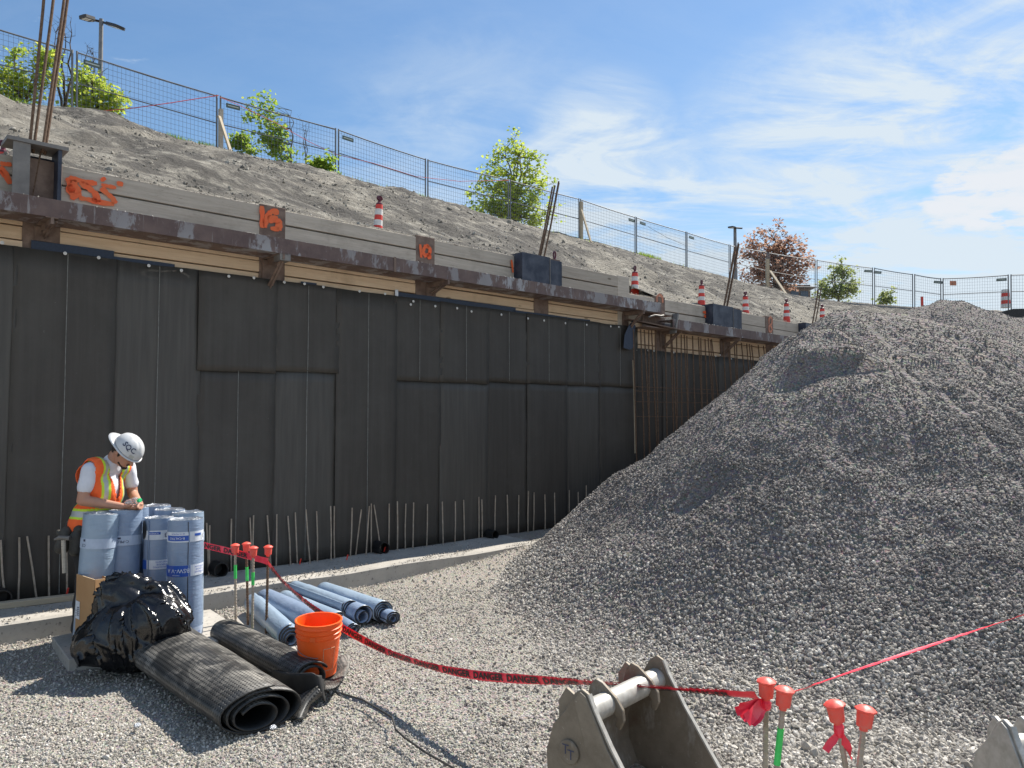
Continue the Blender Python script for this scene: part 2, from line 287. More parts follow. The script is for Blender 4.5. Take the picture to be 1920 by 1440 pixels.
# ------------------------------------------------------------------ mesh helpers
def tag(o, label=None, cat=None, group=None, kind=None):
    if label: o['label'] = label
    if cat: o['category'] = cat
    if group: o['group'] = group
    if kind: o['kind'] = kind
    return o
def empty(name, loc=(0, 0, 0), label=None, cat=None, group=None, rz=0):
    o = bpy.data.objects.new(name, None); COL.objects.link(o); o.location = loc; o.rotation_euler = (0, 0, rz); o.empty_display_size = .1
    return tag(o, label, cat, group)
class MB:
    def __init__(s): s.v = []; s.f = []; s.m = []; s.uv = {}
    def add(s, vs, fs, mi=0):
        b = len(s.v); s.v += [tuple(x) for x in vs]; s.f += [tuple(b + i for i in f) for f in fs]; s.m += [mi] * len(fs); return s
    def box(s, c, e, ax=None, mi=0):
        c = V(c); X, Y, Z = ax or (V((1, 0, 0)), V((0, 1, 0)), V((0, 0, 1)))
        vs = [c + X * (a * e[0] / 2) + Y * (b * e[1] / 2) + Z * (d * e[2] / 2) for d in (-1, 1) for b in (-1, 1) for a in (-1, 1)]
        return s.add(vs, [(0, 2, 3, 1), (4, 5, 7, 6), (0, 1, 5, 4), (2, 6, 7, 3), (0, 4, 6, 2), (1, 3, 7, 5)], mi)
    def bar(s, a, b, wd, th, up=V((0, 0, 1)), mi=0):
        a, b = V(a), V(b); d = b - a; X = d.normalized(); Y = up.cross(X)
        if Y.length < 1e-4: Y = V((1, 0, 0)).cross(X)
        Y.normalize(); Z = X.cross(Y); return s.box((a + b) / 2, (d.length, wd, th), (X, Y, Z), mi)
    def tube(s, pts, r, n=6, mi=0, cap=True, closed=False):
        pts = [V(p) for p in pts]; rs = r if isinstance(r, (list, tuple)) else [r] * len(pts); vs = []; fs = []
        T = (pts[1] - pts[0]).normalized(); A = T.orthogonal().normalized()
        for i, p in enumerate(pts):
            T = (pts[min(i + 1, len(pts) - 1)] - pts[max(i - 1, 0)]).normalized()
            A = (A - T * A.dot(T)); A = A.normalized() if A.length > 1e-5 else T.orthogonal().normalized(); B = T.cross(A)
            for k in range(n): a = 2 * PI * k / n; vs.append(p + (A * math.cos(a) + B * math.sin(a)) * rs[i])
        for i in range(len(pts) - 1):
            for k in range(n): fs.append((i * n + k, i * n + (k + 1) % n, (i + 1) * n + (k + 1) % n, (i + 1) * n + k))
        if cap: fs += [tuple(range(n))[::-1], tuple((len(pts) - 1) * n + k for k in range(n))]
        return s.add(vs, fs, mi)
    def lathe(s, prof, n=24, o=(0, 0, 0), mi=0, ax=None, wob=None):
        o = V(o); X, Y, Z = ax or (V((1, 0, 0)), V((0, 1, 0)), V((0, 0, 1))); vs = []; fs = []
        for i, (r, z) in enumerate(prof):
            for k in range(n):
                a = 2 * PI * k / n; q = r * (1 + (wob(a, i) if wob else 0)); vs.append(o + X * (q * math.cos(a)) + Y * (q * math.sin(a)) + Z * z)
        for i in range(len(prof) - 1):
            for k in range(n): fs.append((i * n + k, i * n + (k + 1) % n, (i + 1) * n + (k + 1) % n, (i + 1) * n + k))
        if prof[0][0] > 1e-4: fs.append(tuple(range(n))[::-1])
        if prof[-1][0] > 1e-4: fs.append(tuple((len(prof) - 1) * n + k for k in range(n)))
        return s.add(vs, fs, mi)
    def prism(s, poly, depth, fr, mi=0):                # poly in the plane (fr.x, fr.y) extruded along fr.z both ways
        O, X, Y, Z = fr; n = len(poly)
        vs = [O + X * a + Y * b - Z * (depth / 2) for a, b in poly] + [O + X * a + Y * b + Z * (depth / 2) for a, b in poly]
        return s.add(vs, [tuple(range(n))[::-1], tuple(range(n, 2 * n))] + [(i, (i + 1) % n, n + (i + 1) % n, n + i) for i in range(n)], mi)
    def build(s, name, mats, parent=None, origin=None, smooth=False, bevel=0):
        o0 = V(origin) if origin is not None else (parent.matrix_basis.translation.copy() if parent and not getattr(s, 'local', False) else V((0, 0, 0)))
        if parent and not getattr(s, 'local', False) and origin is None and parent.parent: o0 = parent.parent.location + parent.location
        me = bpy.data.meshes.new(name); me.from_pydata([(x[0] - o0.x, x[1] - o0.y, x[2] - o0.z) for x in s.v], [], s.f)
        mats = mats if isinstance(mats, (list, tuple)) else [mats]
        for q in mats: me.materials.append(q)
        if len(mats) > 1: me.polygons.foreach_set('material_index', s.m)
        if smooth: me.polygons.foreach_set('use_smooth', [True] * len(me.polygons))
        me.update(); o = bpy.data.objects.new(name, me); COL.objects.link(o)
        if parent: o.parent = parent
        else: o.location = o0
        if smooth and smooth != 'all':
            try: me.set_sharp_from_angle(angle=math.radians(40))
            except Exception: pass
        if bevel:
            b = o.modifiers.new('b', 'BEVEL'); b.width = bevel; b.segments = 1; b.limit_method = 'ANGLE'
        return o
def local(): m = MB(); m.local = True; return m
WAX = (WD, WN, V((0, 0, 1)))
def wbox(mb, s0, s1, o0, o1, z0, z1, mi=0):
    return mb.box(WF((s0 + s1) / 2, (o0 + o1) / 2, (z0 + z1) / 2), (s1 - s0, o1 - o0, z1 - z0), WAX, mi)
def copy_tree(o, parent=None):
    c = o.copy(); COL.objects.link(c); c.parent = parent
    for ch in list(o.children): copy_tree(ch, c)
    return c
def text2d(txt, size, bold=0):
    cu = bpy.data.curves.new('t', 'FONT'); cu.body = txt; cu.size = size; cu.resolution_u = 2; cu.align_x = 'CENTER'; cu.align_y = 'CENTER'; cu.offset = bold * size
    ob = bpy.data.objects.new('t', cu); COL.objects.link(ob); bpy.context.view_layer.update()
    me = bpy.data.meshes.new_from_object(ob.evaluated_get(bpy.context.evaluated_depsgraph_get()))
    vs = [v.co.copy() for v in me.vertices]; fs = [tuple(p.vertices) for p in me.polygons]
    bpy.data.objects.remove(ob); bpy.data.meshes.remove(me); return vs, fs
def nz(x, y, z=0, s=1.0): return noise.noise(V((x * s, y * s, z * s)))
def fbm(x, y, z=0, s=1.0, o=4): return noise.fractal(V((x * s, y * s, z * s)), 1.0, 2.0, o)
def sst(x, a, b): t = min(1, max(0, (x - a) / (b - a))); return t * t * (3 - 2 * t)

# ------------------------------------------------------------------ terrain
PK = [4.422, 10.069, 3.163, 0.682, 0.76, 1.834, 1.189, 0.614, 3.527, 8.689, 2.868, 0.857]
def pile_h(x, y):
    ax, ay, pz, k, rl, rr, ry, r, bx, by, bz, bk = PK
    dx = x - ax; rx = rl if dx < 0 else rr; dy = y - ay
    hs = [pz - k * (math.sqrt((dx / rx) ** 2 + (dy / ry) ** 2 + r * r) - r), bz - bk * (math.sqrt((x - bx) ** 2 + (y - by) ** 2 + .09) - .3),
          4.12 - .6 * (math.sqrt((x - 8.25) ** 2 + (y - 14.6) ** 2 + .7) - .55), 4.02 - .6 * (math.sqrt((x - 9.9) ** 2 + (y - 15.2) ** 2 + .6) - .5), 3.55 - .6 * (math.sqrt((x - 6.9) ** 2 + (y - 13.2) ** 2 + .5) - .4)]
    h = max(hs); g0 = -.02; dd_ = h - g0; h = g0 + .5 * (dd_ + math.sqrt(dd_ * dd_ + .05)) - .055 if dd_ < 2.5 else h; n2 = fbm(x, y, 0, .55, 4); lump = fbm(x, y, 3, 2.2, 3)
    up = sst(h, 0, 1.0)
    gul = 1 - abs(noise.noise(V((math.atan2(y - 10, x - 4.4) * 5.5, math.hypot(x - 4.4, y - 10) * .35, 3)))) * 2
    h += .12 * n2 * up + .04 * lump * (0.3 + up) - .05 * up * max(0, gul) ** 3
    for (qx, qy, rxx, ryy, d) in SCOOPS:                     # dug ledges: steep back face, so they shade themselves
        u, v = (x - qx) / rxx, (y - qy) / ryy; e = u * u + v * v
        if e < 1: h -= d * (1 - e) * (0.35 + sst(v, -.2, .75))
    return h
def on_pile(px, py):
    lo, hi = None, None; r = ray(px, py); t = 3.0
    while t < 22:
        P = EYE + r * t
        if P.z < pile_h0(P.x, P.y): return P
        t += .02
    return EYE + r * 9
SCOOPS = []
pile_h0 = pile_h
sc_a = on_pile(1555, 690); sc_b = on_pile(1320, 935); sc_c = on_pile(1590, 628); sc_d = on_pile(1690, 880)
SCOOPS = [(sc_a.x, sc_a.y, .72, .26, .24), (sc_b.x, sc_b.y, .34, .26, .14), (sc_c.x, sc_c.y, .55, .3, .22), (sc_d.x, sc_d.y, .5, .3, .08)]
def ground_h(x, y):
    P = V((x, y, 0)) - V((W0.x, W0.y, 0)); s, o = P.dot(WD), P.dot(WN)
    h = .185 * sst(s, 2.9, 6.2) * sst(o, 2.6, .9)
    h += .035 * fbm(x, y, 9, .45, 3) + .012 * fbm(x, y, 2, 2.4, 3)
    return h - .02
def grid(x0, x1, y0, y1, st, fn, keep=None):
    nx, ny = int((x1 - x0) / st) + 1, int((y1 - y0) / st) + 1; vs = []; ok = []
    for j in range(ny):
        for i in range(nx):
            x, y = x0 + i * st, y0 + j * st; z = fn(x, y); vs.append((x, y, z)); ok.append(keep(x, y, z) if keep else True)
    fs = [(j * nx + i, j * nx + i + 1, (j + 1) * nx + i + 1, (j + 1) * nx + i) for j in range(ny - 1) for i in range(nx - 1)
          if ok[j * nx + i] or ok[j * nx + i + 1] or ok[(j + 1) * nx + i] or ok[(j + 1) * nx + i + 1]]
    return vs, fs
def add_mesh(name, vs, fs, mat, smooth=True):
    me = bpy.data.meshes.new(name); me.from_pydata(vs, [], fs); me.materials.append(mat)
    if smooth: me.polygons.foreach_set('use_smooth', [True] * len(me.polygons))
    o = bpy.data.objects.new(name, me); COL.objects.link(o); return o
vs, fs = grid(-8, 14, -6, 22, .14, ground_h)
tag(add_mesh('ground', vs, fs, M['ground']), kind='structure')
b = MB(); 
R = 400
b.add([(-R, -R, -.25), (R, -R, -.25), (R, R, -.25), (-R, R, -.25)], [(0, 1, 2, 3)]); tag(b.build('terrain', M['ground']), kind='structure')
vs, fs = grid(-1.6, 16, 3.4, 23, .085, pile_h, lambda x, y, z: z > ground_h(x, y) - .03)
tag(add_mesh('gravel_pile', vs, fs, M['pile']), 'tall cone of dark grey crushed stone heaped against the wall on the right', kind='structure')

# embankment from the wall top to the crest where the fence stands
CO = -12.0
def crest_pt(x, y, o=CO): return wal(x, y, o)[2]
CR = [(-260, 118), (-120, 152), (0, 190), (120, 208), (240, 232), (330, 262), (410, 281), (520, 303), (630, 326), (720, 350), (800, 374), (870, 392), (955, 415), (1020, 430), (1090, 446), (1140, 460), (1192, 474), (1240, 486), (1287, 500), (1330, 512), (1370, 522)]
crest = [crest_pt(x, y) for x, y in CR] + [at(1440, 543, 38), at(1500, 556, 38.5), at(1560, 563, 38), at(1640, 570, 37), at(1720, 577, 36), at(1800, 580, 35), at(1900, 584, 34), at(2050, 590, 33), at(2300, 600, 31)]
def toe_for(P, i):
    s = (P - V((W0.x, W0.y, 0))).dot(WD)
    if s < 17.5: return WF(s, -.07, (4.09 if s < 8.5 else 3.84) if s < 14 else 3.84 - .2 * (s - 14))
    k = min(1, (i - 17) / 12); return WF(17.5, -.07, 3.0).lerp(V((18, 21, 2.6)), k)
toes = [toe_for(P, i) for i, P in enumerate(crest)]
cum = [0]
for a, b_ in zip(crest, crest[1:]): cum.append(cum[-1] + (b_ - a).length)
def bankpt(u, v):                                          # u metres along the crest, v 0 toe .. 1 crest
    i = 0
    while i < len(cum) - 2 and cum[i + 1] < u: i += 1
    t = (u - cum[i]) / (cum[i + 1] - cum[i]); C_ = crest[i].lerp(crest[i + 1], t); T_ = toes[i].lerp(toes[i + 1], t)
    P = T_.lerp(C_, v); amp = min(1, v * 6)
    rz = noise.ridged_multi_fractal(V((P.x * .7, P.y * .7, 0)), 1, 2.1, 5, 1, 2)
    side = (1 - sst(v, .8, 1.0) * .75)
    P.z += amp * (.22 * fbm(P.x, P.y, 1, .45, 4) + .085 * (rz - 1)) * side + .035 * amp * fbm(P.x, P.y, 5, 3.1, 4) + .18 * math.sin(v * PI) * 1.0
    return P
US = np.arange(0, cum[-1], .16); NV = 64; vs = []; fs = []
for u in US:
    for j in range(NV + 1): vs.append(bankpt(u, j / NV))
    Pc = vs[-1]; q = WN * -1
    vs += [Pc + q * .6 + V((0, 0, .02)), Pc + q * 2.5 + V((0, 0, -.15)), Pc + q * 40 + V((0, 0, -1.2))]
nv = NV + 4
for i in range(len(US) - 1):
    for j in range(nv - 1): fs.append((i * nv + j, (i + 1) * nv + j, (i + 1) * nv + j + 1, i * nv + j + 1))
tag(add_mesh('embankment', vs, fs, M['bank']), kind='structure')

# stones as instances
def rock_mesh(name, seed, mat, flat=.7, sub=1):
    import bmesh
    bm = bmesh.new(); bmesh.ops.create_icosphere(bm, subdivisions=sub, radius=.5)
    r = random.Random(seed); ax = [V((r.gauss(0, 1), r.gauss(0, 1), r.gauss(0, 1))).normalized() for _ in range(9)]; ds = [r.uniform(.26, .42) for _ in ax]
    for v in bm.verts:
        for a, d in zip(ax, ds):
            k = v.co.dot(a)
            if k > d: v.co -= a * (k - d)
        v.co.z *= flat; v.co.x *= 1.15
    me = bpy.data.meshes.new(name); bm.to_mesh(me); bm.free(); me.materials.append(mat); return me
def scatter(name, pts, sizes, rocks, label=None):
    me = bpy.data.meshes.new(name); n = len(pts); me.vertices.add(n); me.vertices.foreach_set('co', np.array(pts, dtype=np.float32).ravel())
    a = me.attributes.new('size', 'FLOAT', 'POINT'); a.data.foreach_set('value', np.array(sizes, dtype=np.float32))
    o = bpy.data.objects.new(name, me); COL.objects.link(o)
    rc = bpy.data.collections.new(name + '_kinds')
    for q in rocks: rc.objects.link(bpy.data.objects.new('stone', q))
    g = bpy.data.node_groups.new(name, 'GeometryNodeTree')
    g.interface.new_socket('Geometry', in_out='INPUT', socket_type='NodeSocketGeometry'); g.interface.new_socket('Geometry', in_out='OUTPUT', socket_type='NodeSocketGeometry')
    A = g.nodes.new; gi, go = A('NodeGroupInput'), A('NodeGroupOutput'); ip = A('GeometryNodeInstanceOnPoints'); ci = A('GeometryNodeCollectionInfo')
    ci.inputs['Collection'].default_value = rc; ci.inputs['Separate Children'].default_value = True; ci.inputs['Reset Children'].default_value = True
    rr = A('FunctionNodeRandomValue'); rr.data_type = 'FLOAT_VECTOR'; rr.inputs[1].default_value = (6.28, 6.28, 6.28)
    na = A('GeometryNodeInputNamedAttribute'); na.data_type = 'FLOAT'; na.inputs[0].default_value = 'size'
    k = g.links.new; k(gi.outputs[0], ip.inputs['Points']); k(ci.outputs[0], ip.inputs['Instance']); ip.inputs['Pick Instance'].default_value = True
    k(rr.outputs[0], ip.inputs['Rotation']); k(na.outputs[0], ip.inputs['Scale']); k(ip.outputs[0], go.inputs[0])
    md = o.modifiers.new('scatter', 'NODES'); md.node_group = g
    return tag(o, label, kind='stuff')
def clear_of(x, y):
    return True
rk = [rock_mesh('stone', i, M['stone'], .75) for i in range(7)]; rkp = [rock_mesh('stone', 20 + i, M['pstone'], .8) for i in range(7)]; rkc = [rock_mesh('clod', 40 + i, M['clod'], .55) for i in range(6)]
pts, sz = [], []
def footing_zone(x, y):
    P = V((x, y, 0)) - V((W0.x, W0.y, 0)); return P.dot(WN) < FOOT_O
FOOT_O = .82
def ground_scatter(n, y0, y1, s0, s1):
    for _ in range(n):
        D = math.sqrt(random.uniform(y0 * y0, y1 * y1)); x = D * random.uniform(-.78, .82)
        if footing_zone(x, D): continue
        g = ground_h(x, D); ph = pile_h(x, D) if x > -1.6 and D > 3.4 else -9
        if ph > g + .02: continue
        q = random.random(); s = s0 + (s1 - s0) * q ** 2.2
        if random.random() < .004: s *= 1.8
        k = 1 + 1.0 * sst(x / D, .02, .35); s *= k
        pts.append((x, D, g + s * random.uniform(-.1, .28))); sz.append(s)
for _ in range(5200):
    s_ = random.uniform(-1, 8.5); o_ = random.choice((random.uniform(.05, .8), random.uniform(.6, .82), random.gauss(.88, .05))); r_ = random.uniform(.005, .02); P = WF(s_, o_, .175 if o_ < .82 else 0)
    if o_ >= .82: P.z = ground_h(P.x, P.y) + .012
    elif nz(s_ * 1.3, o_ * 4, 2) < -.05: continue
    pts.append((P.x, P.y, P.z)); sz.append(r_)
ground_scatter(84000, 2.4, 4.6, .008, .024); ground_scatter(72000, 4.6, 8.2, .010, .027); ground_scatter(16000, 8.2, 12.5, .02, .045)
gpts, gsz = pts, sz
pts, sz = [], []
n_try = 0
while len(pts) < 150000 and n_try < 460000:
    n_try += 1
    D = 3.6 + 15.4 * random.random() ** 1.5; x = D * random.uniform(-.25, .86)
    h = pile_h(x, D)
    if h < ground_h(x, D) - .03: continue
    coarse = .45 + .6 * nz(x, D, 4, .45) + .35 * nz(x, D, 8, 1.5); top_ = sst(h, 1.2, 2.4)
    up = sst(h, 2.7, 1.0)                                            # big stones roll to the foot
    s = random.uniform(.013, .031) * (.56 + .55 * coarse) * (.78 + .7 * up) * (1 + .04 * (D - 5))
    pale = random.random() < .85 * sst(h, .8, .0) * (1 - .35 * sst(x / D, .1, .4)) + .03
    (gpts if pale else pts).append((x, D, h + s * random.uniform(-.15, .25))); (gsz if pale else sz).append(s)
for _ in range(26000):                                   # dark stones spilling over the floor round the foot of the heap
    D = random.uniform(2.8, 8.5); x = D * random.uniform(-.15, .8); h = pile_h(x, D) if D > 3.4 else .1 - .5 * (3.4 - D); g = ground_h(x, D)
    fadeq = sst(x / D, -.10, .22) * sst(D, 2.8, 4.2) * (.55 + .8 * nz(x, D, 3, .9))
    if (D > 3.4 and h > g + .05) or random.random() > .8 * fadeq: continue
    s = random.uniform(.018, .036); pts.append((x, D, g + s * random.uniform(0, .35))); sz.append(s)
tag(scatter('gravel_stones', gpts, gsz, rk, 'loose pale crushed stones over the whole yard floor'), kind='stuff')
tag(scatter('pile_stones', pts, sz, rkp, 'loose dark stones covering the big gravel pile'), kind='stuff')
pts, sz = [], []
for _ in range(27000):
    u = random.random() ** 1.1 * (cum[-1] - 2) + .5; v = random.random() ** 1.15 * .98 + .005; P = bankpt(u, v)
    c_ = nz(P.x, P.y, 7, .55) + .5 * nz(P.x, P.y, 2, 1.8)
    if c_ < random.uniform(-.45, .35): continue
    s = random.choice((.022, .03, .035, .04, .055)) * random.uniform(.6, 1.4) * (2.2 if random.random() < .02 else 1)
    pts.append((P.x, P.y, P.z + s * random.uniform(-.15, .2))); sz.append(s)
tag(scatter('bank_stones', pts, sz, rkc, 'clods and stones lying over the dry slope above the wall'), kind='stuff')

# ------------------------------------------------------------------ footing, wall
fb = MB(); ss = np.arange(-3, 9.5, .12); rows = []
for s in ss:
    e = .012 * nz(s, 3, 0, 2.2) + .02 * nz(s, 9, 0, .6); t = .17 + .012 * nz(s, 0, 5, 1.2)
    rows.append([(-.1, t), (.2, t + .006), (.5, t + .004 * nz(s, 1, 1, 5)), (FOOT_O + e - .03, t - .004), (FOOT_O + e + .008 * nz(s, 5, 5, 7), t - .02), (FOOT_O + e, -.2)])
vs = [WF(s, o, z) for s, r in zip(ss, rows) for o, z in r]; k = 6
fb.add(vs, [(i * k + j, i * k + j + 1, (i + 1) * k + j + 1, (i + 1) * k + j) for i in range(len(ss) - 1) for j in range(k - 1)])
tag(fb.build('concrete_footing', M['concrete'], origin=WF(2, .4, 0)), 'low grey concrete strip footing running along the foot of the black wall', 'footing')

wall = empty('retaining_wall', WF(6, 0, 0), 'timber lagging wall with grey planks on top and tan planks below, holding back the bank', 'wall')
PILES = [(ws(70), 0, 1), (ws(507), 2, 0), (ws(796), 3, 0), (ws(1015), 0, 1), (ws(1170), 1, 0), (ws(1238), 2, 0), (ws(1362), 0, 1), (ws(1444), 2, 0), (ws(1530), 0, 1)]
ps = [-2.1] + [p[0] for p in PILES] + [17.4]
def plank(s0, s1, z0, z1, mat, o=0, parent=wall):
    m = MB(); dz = random.uniform(-.004, .004); oo = o + random.uniform(-.012, .004); wbox(m, s0 + .004, s1 - .004, oo - .06, oo, z0 + .004 + dz, z1 - .004 + dz)
    return m.build('plank', mat, parent, bevel=.004)
for i in range(len(ps) - 1):
    a, c_ = ps[i] + .14, ps[i + 1] - .14
    hi = ps[i + 1] < 8.7
    if hi: zs = [(4.115, 3.94), (3.93, 3.66), (3.655, 3.5), (3.495, 3.37), (3.365, 3.12)]
    else: zs = [(3.87, 3.66), (3.655, 3.44), (3.435, 3.24), (3.235, 3.03), (3.025, 2.82)]
    for j, (z1, z0) in enumerate(zs):
        z1 += .012 * math.sin(i * 2.1) if j == 0 else 0
        plank(a, c_, z0, z1, M['woodgrey'] if j < (2 if hi else 2) else M['woodtan'], 0)
bk = MB(); wbox(bk, -2.3, 18, -.16, -.09, -.3, 3.62); bk.build('backing_board', M['woodgrey'], wall)
for (s, kind, sock) in PILES:
    m = MB(); hi = s < 8.7; wbox(m, s - .15, s + .15, -.08, .004, 2.9, 4.13 if hi else 3.9)
    m.build('soldier_pile', M['woodgrey'] if kind == 1 else M['rust'], wall, bevel=.003)
def stroke(px, wpx, o, name, mat, parent, taper=True, jit=.25):
    P = [V(wal(x, y, o)[2]) for x, y in px]; pts2 = []
    for i in range(len(P) - 1):
        for t in range(4): pts2.append(P[i].lerp(P[i + 1], t / 4))
    pts2.append(P[-1]); wd = wpx; m = MB(); vs = []
    for i, p in enumerate(pts2):
        d = (pts2[min(i + 1, len(pts2) - 1)] - pts2[max(i - 1, 0)]); d = d.normalized(); n = WN.cross(d).normalized()
        ww = wd / 2 * (1 + jit * random.uniform(-1, 1)) * (.7 if i in (0, len(pts2) - 1) else 1)
        vs += [p + n * ww, p - n * ww]
    m.add(vs, [(2 * i, 2 * i + 1, 2 * i + 3, 2 * i + 2) for i in range(len(pts2) - 1)])
    return m.build(name, mat, parent)
OP = M['orange_paint']
# number plates sprayed on the soldier piles
for px, wd, mt in [([(491, 386), (492, 410), (491, 427)], .05, OP), ([(523, 398), (510, 396), (502, 403), (498, 415), (497, 427)], .06, OP), ([(502, 412), (515, 410), (523, 417), (523, 432)], .075, OP), ([(507, 428), (523, 430)], .05, OP),
               ([(788, 458), (790, 483)], .045, OP), ([(805, 461), (797, 462), (793, 472), (797, 480), (805, 477), (807, 467), (800, 461)], .05, OP), ([(803, 474), (806, 486)], .06, OP),
               ([(959, 487), (962, 511)], .04, OP), ([(974, 490), (967, 494), (969, 502), (974, 505), (971, 511)], .035, OP),
               ([(1232, 566), (1232, 556), (1237, 552), (1242, 557), (1243, 568)], .05, M['paleorange']),
               ([(1442, 608), (1442, 598), (1445, 594), (1448, 599), (1447, 607), (1442, 612), (1442, 620), (1445, 623), (1448, 618), (1445, 610)], .045, M['paleorange'])]:
    stroke(px, wd, .012, 'painted_mark', mt, wall)
# the big scrawl beside the first pile head
for px, wd in [([(126, 341), (134, 334), (148, 338), (165, 342), (182, 344)], .05), ([(134, 337), (137, 352), (140, 364), (146, 371)], .11), ([(131, 345), (135, 362)], .06), ([(150, 342), (165, 351), (178, 362), (184, 375), (172, 374)], .055), ([(148, 371), (166, 374), (184, 379), (214, 383)], .045),
               ([(191, 333), (196, 339)], .05), ([(190, 346), (203, 349), (218, 352)], .035), ([(190, 352), (200, 362), (212, 372), (216, 382)], .05), ([(225, 340), (225, 349)], .06),
               ([(0, 306), (12, 308), (22, 308)], .035), ([(0, 312), (10, 325), (19, 345)], .05), ([(0, 319), (8, 332)], .03),
               ([(1318, 585), (1335, 588)], .05), ([(1327, 578), (1331, 594)], .04), ([(1320, 592), (1333, 598), (1334, 606)], .05)]:
    stroke(px, wd, .012, 'painted_mark', OP, wall)

# membrane sheets
dm = empty('drainage_membrane', WF(4, .03, .17), 'tall charcoal drainage membrane sheets pinned over the lower wall from left edge to the step', 'membrane')
edges = [-420, -240, -90, 20, 207, 368, 510, 628, 737, 822, 910, 985, 1058, 1120, 1190]
seams = {368: 692, 510: 693, 737: 711, 822: 714, 910: 713, 985: 716, 1058: 720, 1120: 722}
def sheet(s0, s1, z0, z1, o, mat, parent, line=True, ze0=None):
    nx, nz_ = 10, 14; m = MB(); vs = []; sd = random.uniform(0, 50)
    for j in range(nz_ + 1):
        for i in range(nx + 1):
            u, t = i / nx, j / nz_; s = s0 + (s1 - s0) * u; z = z0 + (z1 - z0) * t
            if j == nz_: z += .014 * nz(s * 2, sd)
            if j == 0: z += .01 * nz(s * 3, sd, 2)
            e = .006 * nz(s0 * 3 + z, sd) if i in (0, nx) else 0
            oo = o + .010 * nz(s * 2.0, z * .9, sd) + .004 * nz(s * 5, z * 1.6, sd) + (.012 * random.random() if (i == nx and random.random() < .5) else 0)
            vs.append(WF(s + e, oo, z))
    m.add(vs, [(j * (nx + 1) + i, j * (nx + 1) + i + 1, (j + 1) * (nx + 1) + i + 1, (j + 1) * (nx + 1) + i) for j in range(nz_) for i in range(nx)])
    b0 = [0 + i for i in range(nx + 1)]; p = m.build('membrane_sheet', mat, parent, smooth='all')
    sm = p.modifiers.new('t', 'SOLIDIFY'); sm.thickness = .008; sm.offset = -1
    if line:
        sc_ = (s0 + s1) / 2; m = MB(); pts_ = [WF(sc_ + .004 * nz(z, sd, 0, 1.5), o + .024, z) for z in np.linspace(z0 + .02, z1 - .02, 14)]
        m.tube(pts_, .0028, 4); m.build('chalk_line', M['seamline'], p, origin=dm.location if parent is dm else parent.location)
    return p
MZ = wal(600, 534)[1]
for i in range(len(edges) - 1):
    a, c_ = ws(edges[i]), ws(edges[i + 1]); zt = wal(edges[i], 455 + edges[i] * .132)[1] if 0 else 3.30; off = .03 + (.009 if i % 2 else 0)
    if edges[i] in seams:
        zm = wal((edges[i] + edges[i + 1]) / 2, seams[edges[i]])[1]
        sheet(a - .01, c_ + .02, zm - .03, zt, off + .014, M['felt'], dm, edges[i] > 380); sheet(a, c_ + .015, .175, zm, off, M['felt2'] if i % 3 == 0 else M['felt'], dm, edges[i] < 640)
    else: sheet(a - .01, c_ + .02, .175, zt, off + .006, M['felt'] if i % 2 else M['felt2'], dm)
# chalk lines midway in the wide left sheets, as on the others
for (x0, x1, za, zb, nm) in [(50, 207, 3.29, 3.38, 0), (205, 322, 3.26, 3.33, 0), (737, 965, 3.27, 3.36, 0), (960, 1105, 3.26, 3.325, 0), (560, 590, 3.28, 3.33, 0)]:
    m = MB(); a, c_ = ws(x0), ws(x1); n = 8; vs = []
    for i in range(n + 1):
        s = a + (c_ - a) * i / n; vs += [WF(s, .022, za), WF(s, .022, zb + .012 * nz(s, 3, 3, 2)), WF(s, .012, za), WF(s, .012, zb + .012 * nz(s, 3, 3, 2))]
    m.add(vs, [(4 * i, 4 * i + 4, 4 * i + 5, 4 * i + 1) for i in range(n)] + [(4 * i + 1, 4 * i + 5, 4 * i + 7, 4 * i + 3) for i in range(n)]); m.build('backing_strip', M['strip'], dm)
m = MB(); m.box(WF(ws(740), .03, 3.33), (.045, .006, .10), WAX); st = m.build('blue_tag', M['paper'], dm)
WSH = [(4, 455), (122, 475), (185, 483), (279, 498), (340, 507), (429, 518), (476, 521), (533, 529), (571, 532), (606, 538), (674, 546), (722, 551), (770, 571), (775, 565), (816, 574), (857, 578), (884, 584), (940, 590), (990, 597), (1020, 601), (1060, 606), (1100, 609), (1145, 612), (1160, 613)]
wp = None
def washers(lst, o, parent, r):
    global wp
    for x, y in lst:
        P = wal(x, y, o)[2]
        if wp is None:
            m = local(); m.lathe([(r, 0), (r, .004), (r * .8, .007), (r * .35, .008), (r * .3, .013), (0, .014)], 12, ax=(V((1, 0, 0)), V((0, 0, 1)), V((0, -1, 0)))); wp = m.build('washer', M['washer'], parent)
            q = wp
        else: q = wp.copy(); COL.objects.link(q); q.parent = parent
        q.location = P - parent.location; q.rotation_euler = (0, 0, WROT)
washers(WSH, .066, dm, .016)
dm2 = empty('rear_drainage_membrane', WF(11, .0, .17), 'lower charcoal membrane behind the tall vertical rebar, beyond the step in the wall', 'membrane')
e2 = [1190, 1240, 1290, 1345, 1405, 1465, 1520]
for i in range(6): sheet(ws(e2[i]), ws(e2[i + 1]) + .02, .1, 2.955, .02 + (.008 if i % 2 else 0), M['felt2'] if i % 2 else M['felt'], dm2, False)
washers([(1193, 657), (1215, 657), (1226, 658), (1263, 661), (1342, 668), (1350, 666), (1371, 673)], .045, dm2, .016)
m = MB(); m.tube([wal(1187, 675, .1)[2], wal(1189, 740, .1)[2], wal(1191, 850, .1)[2]], .012, 6); tag(m.build('pale_wood_stake', M['woodpale'], origin=wal(1191, 850, .1)[2]), 'thin pale wooden strip standing at the step between the two membranes', 'stake')
m = MB(); fl_ = [(1186, 600), (1192, 612), (1187, 634), (1190, 650), (1181, 656), (1169, 652), (1171, 628), (1178, 612)]
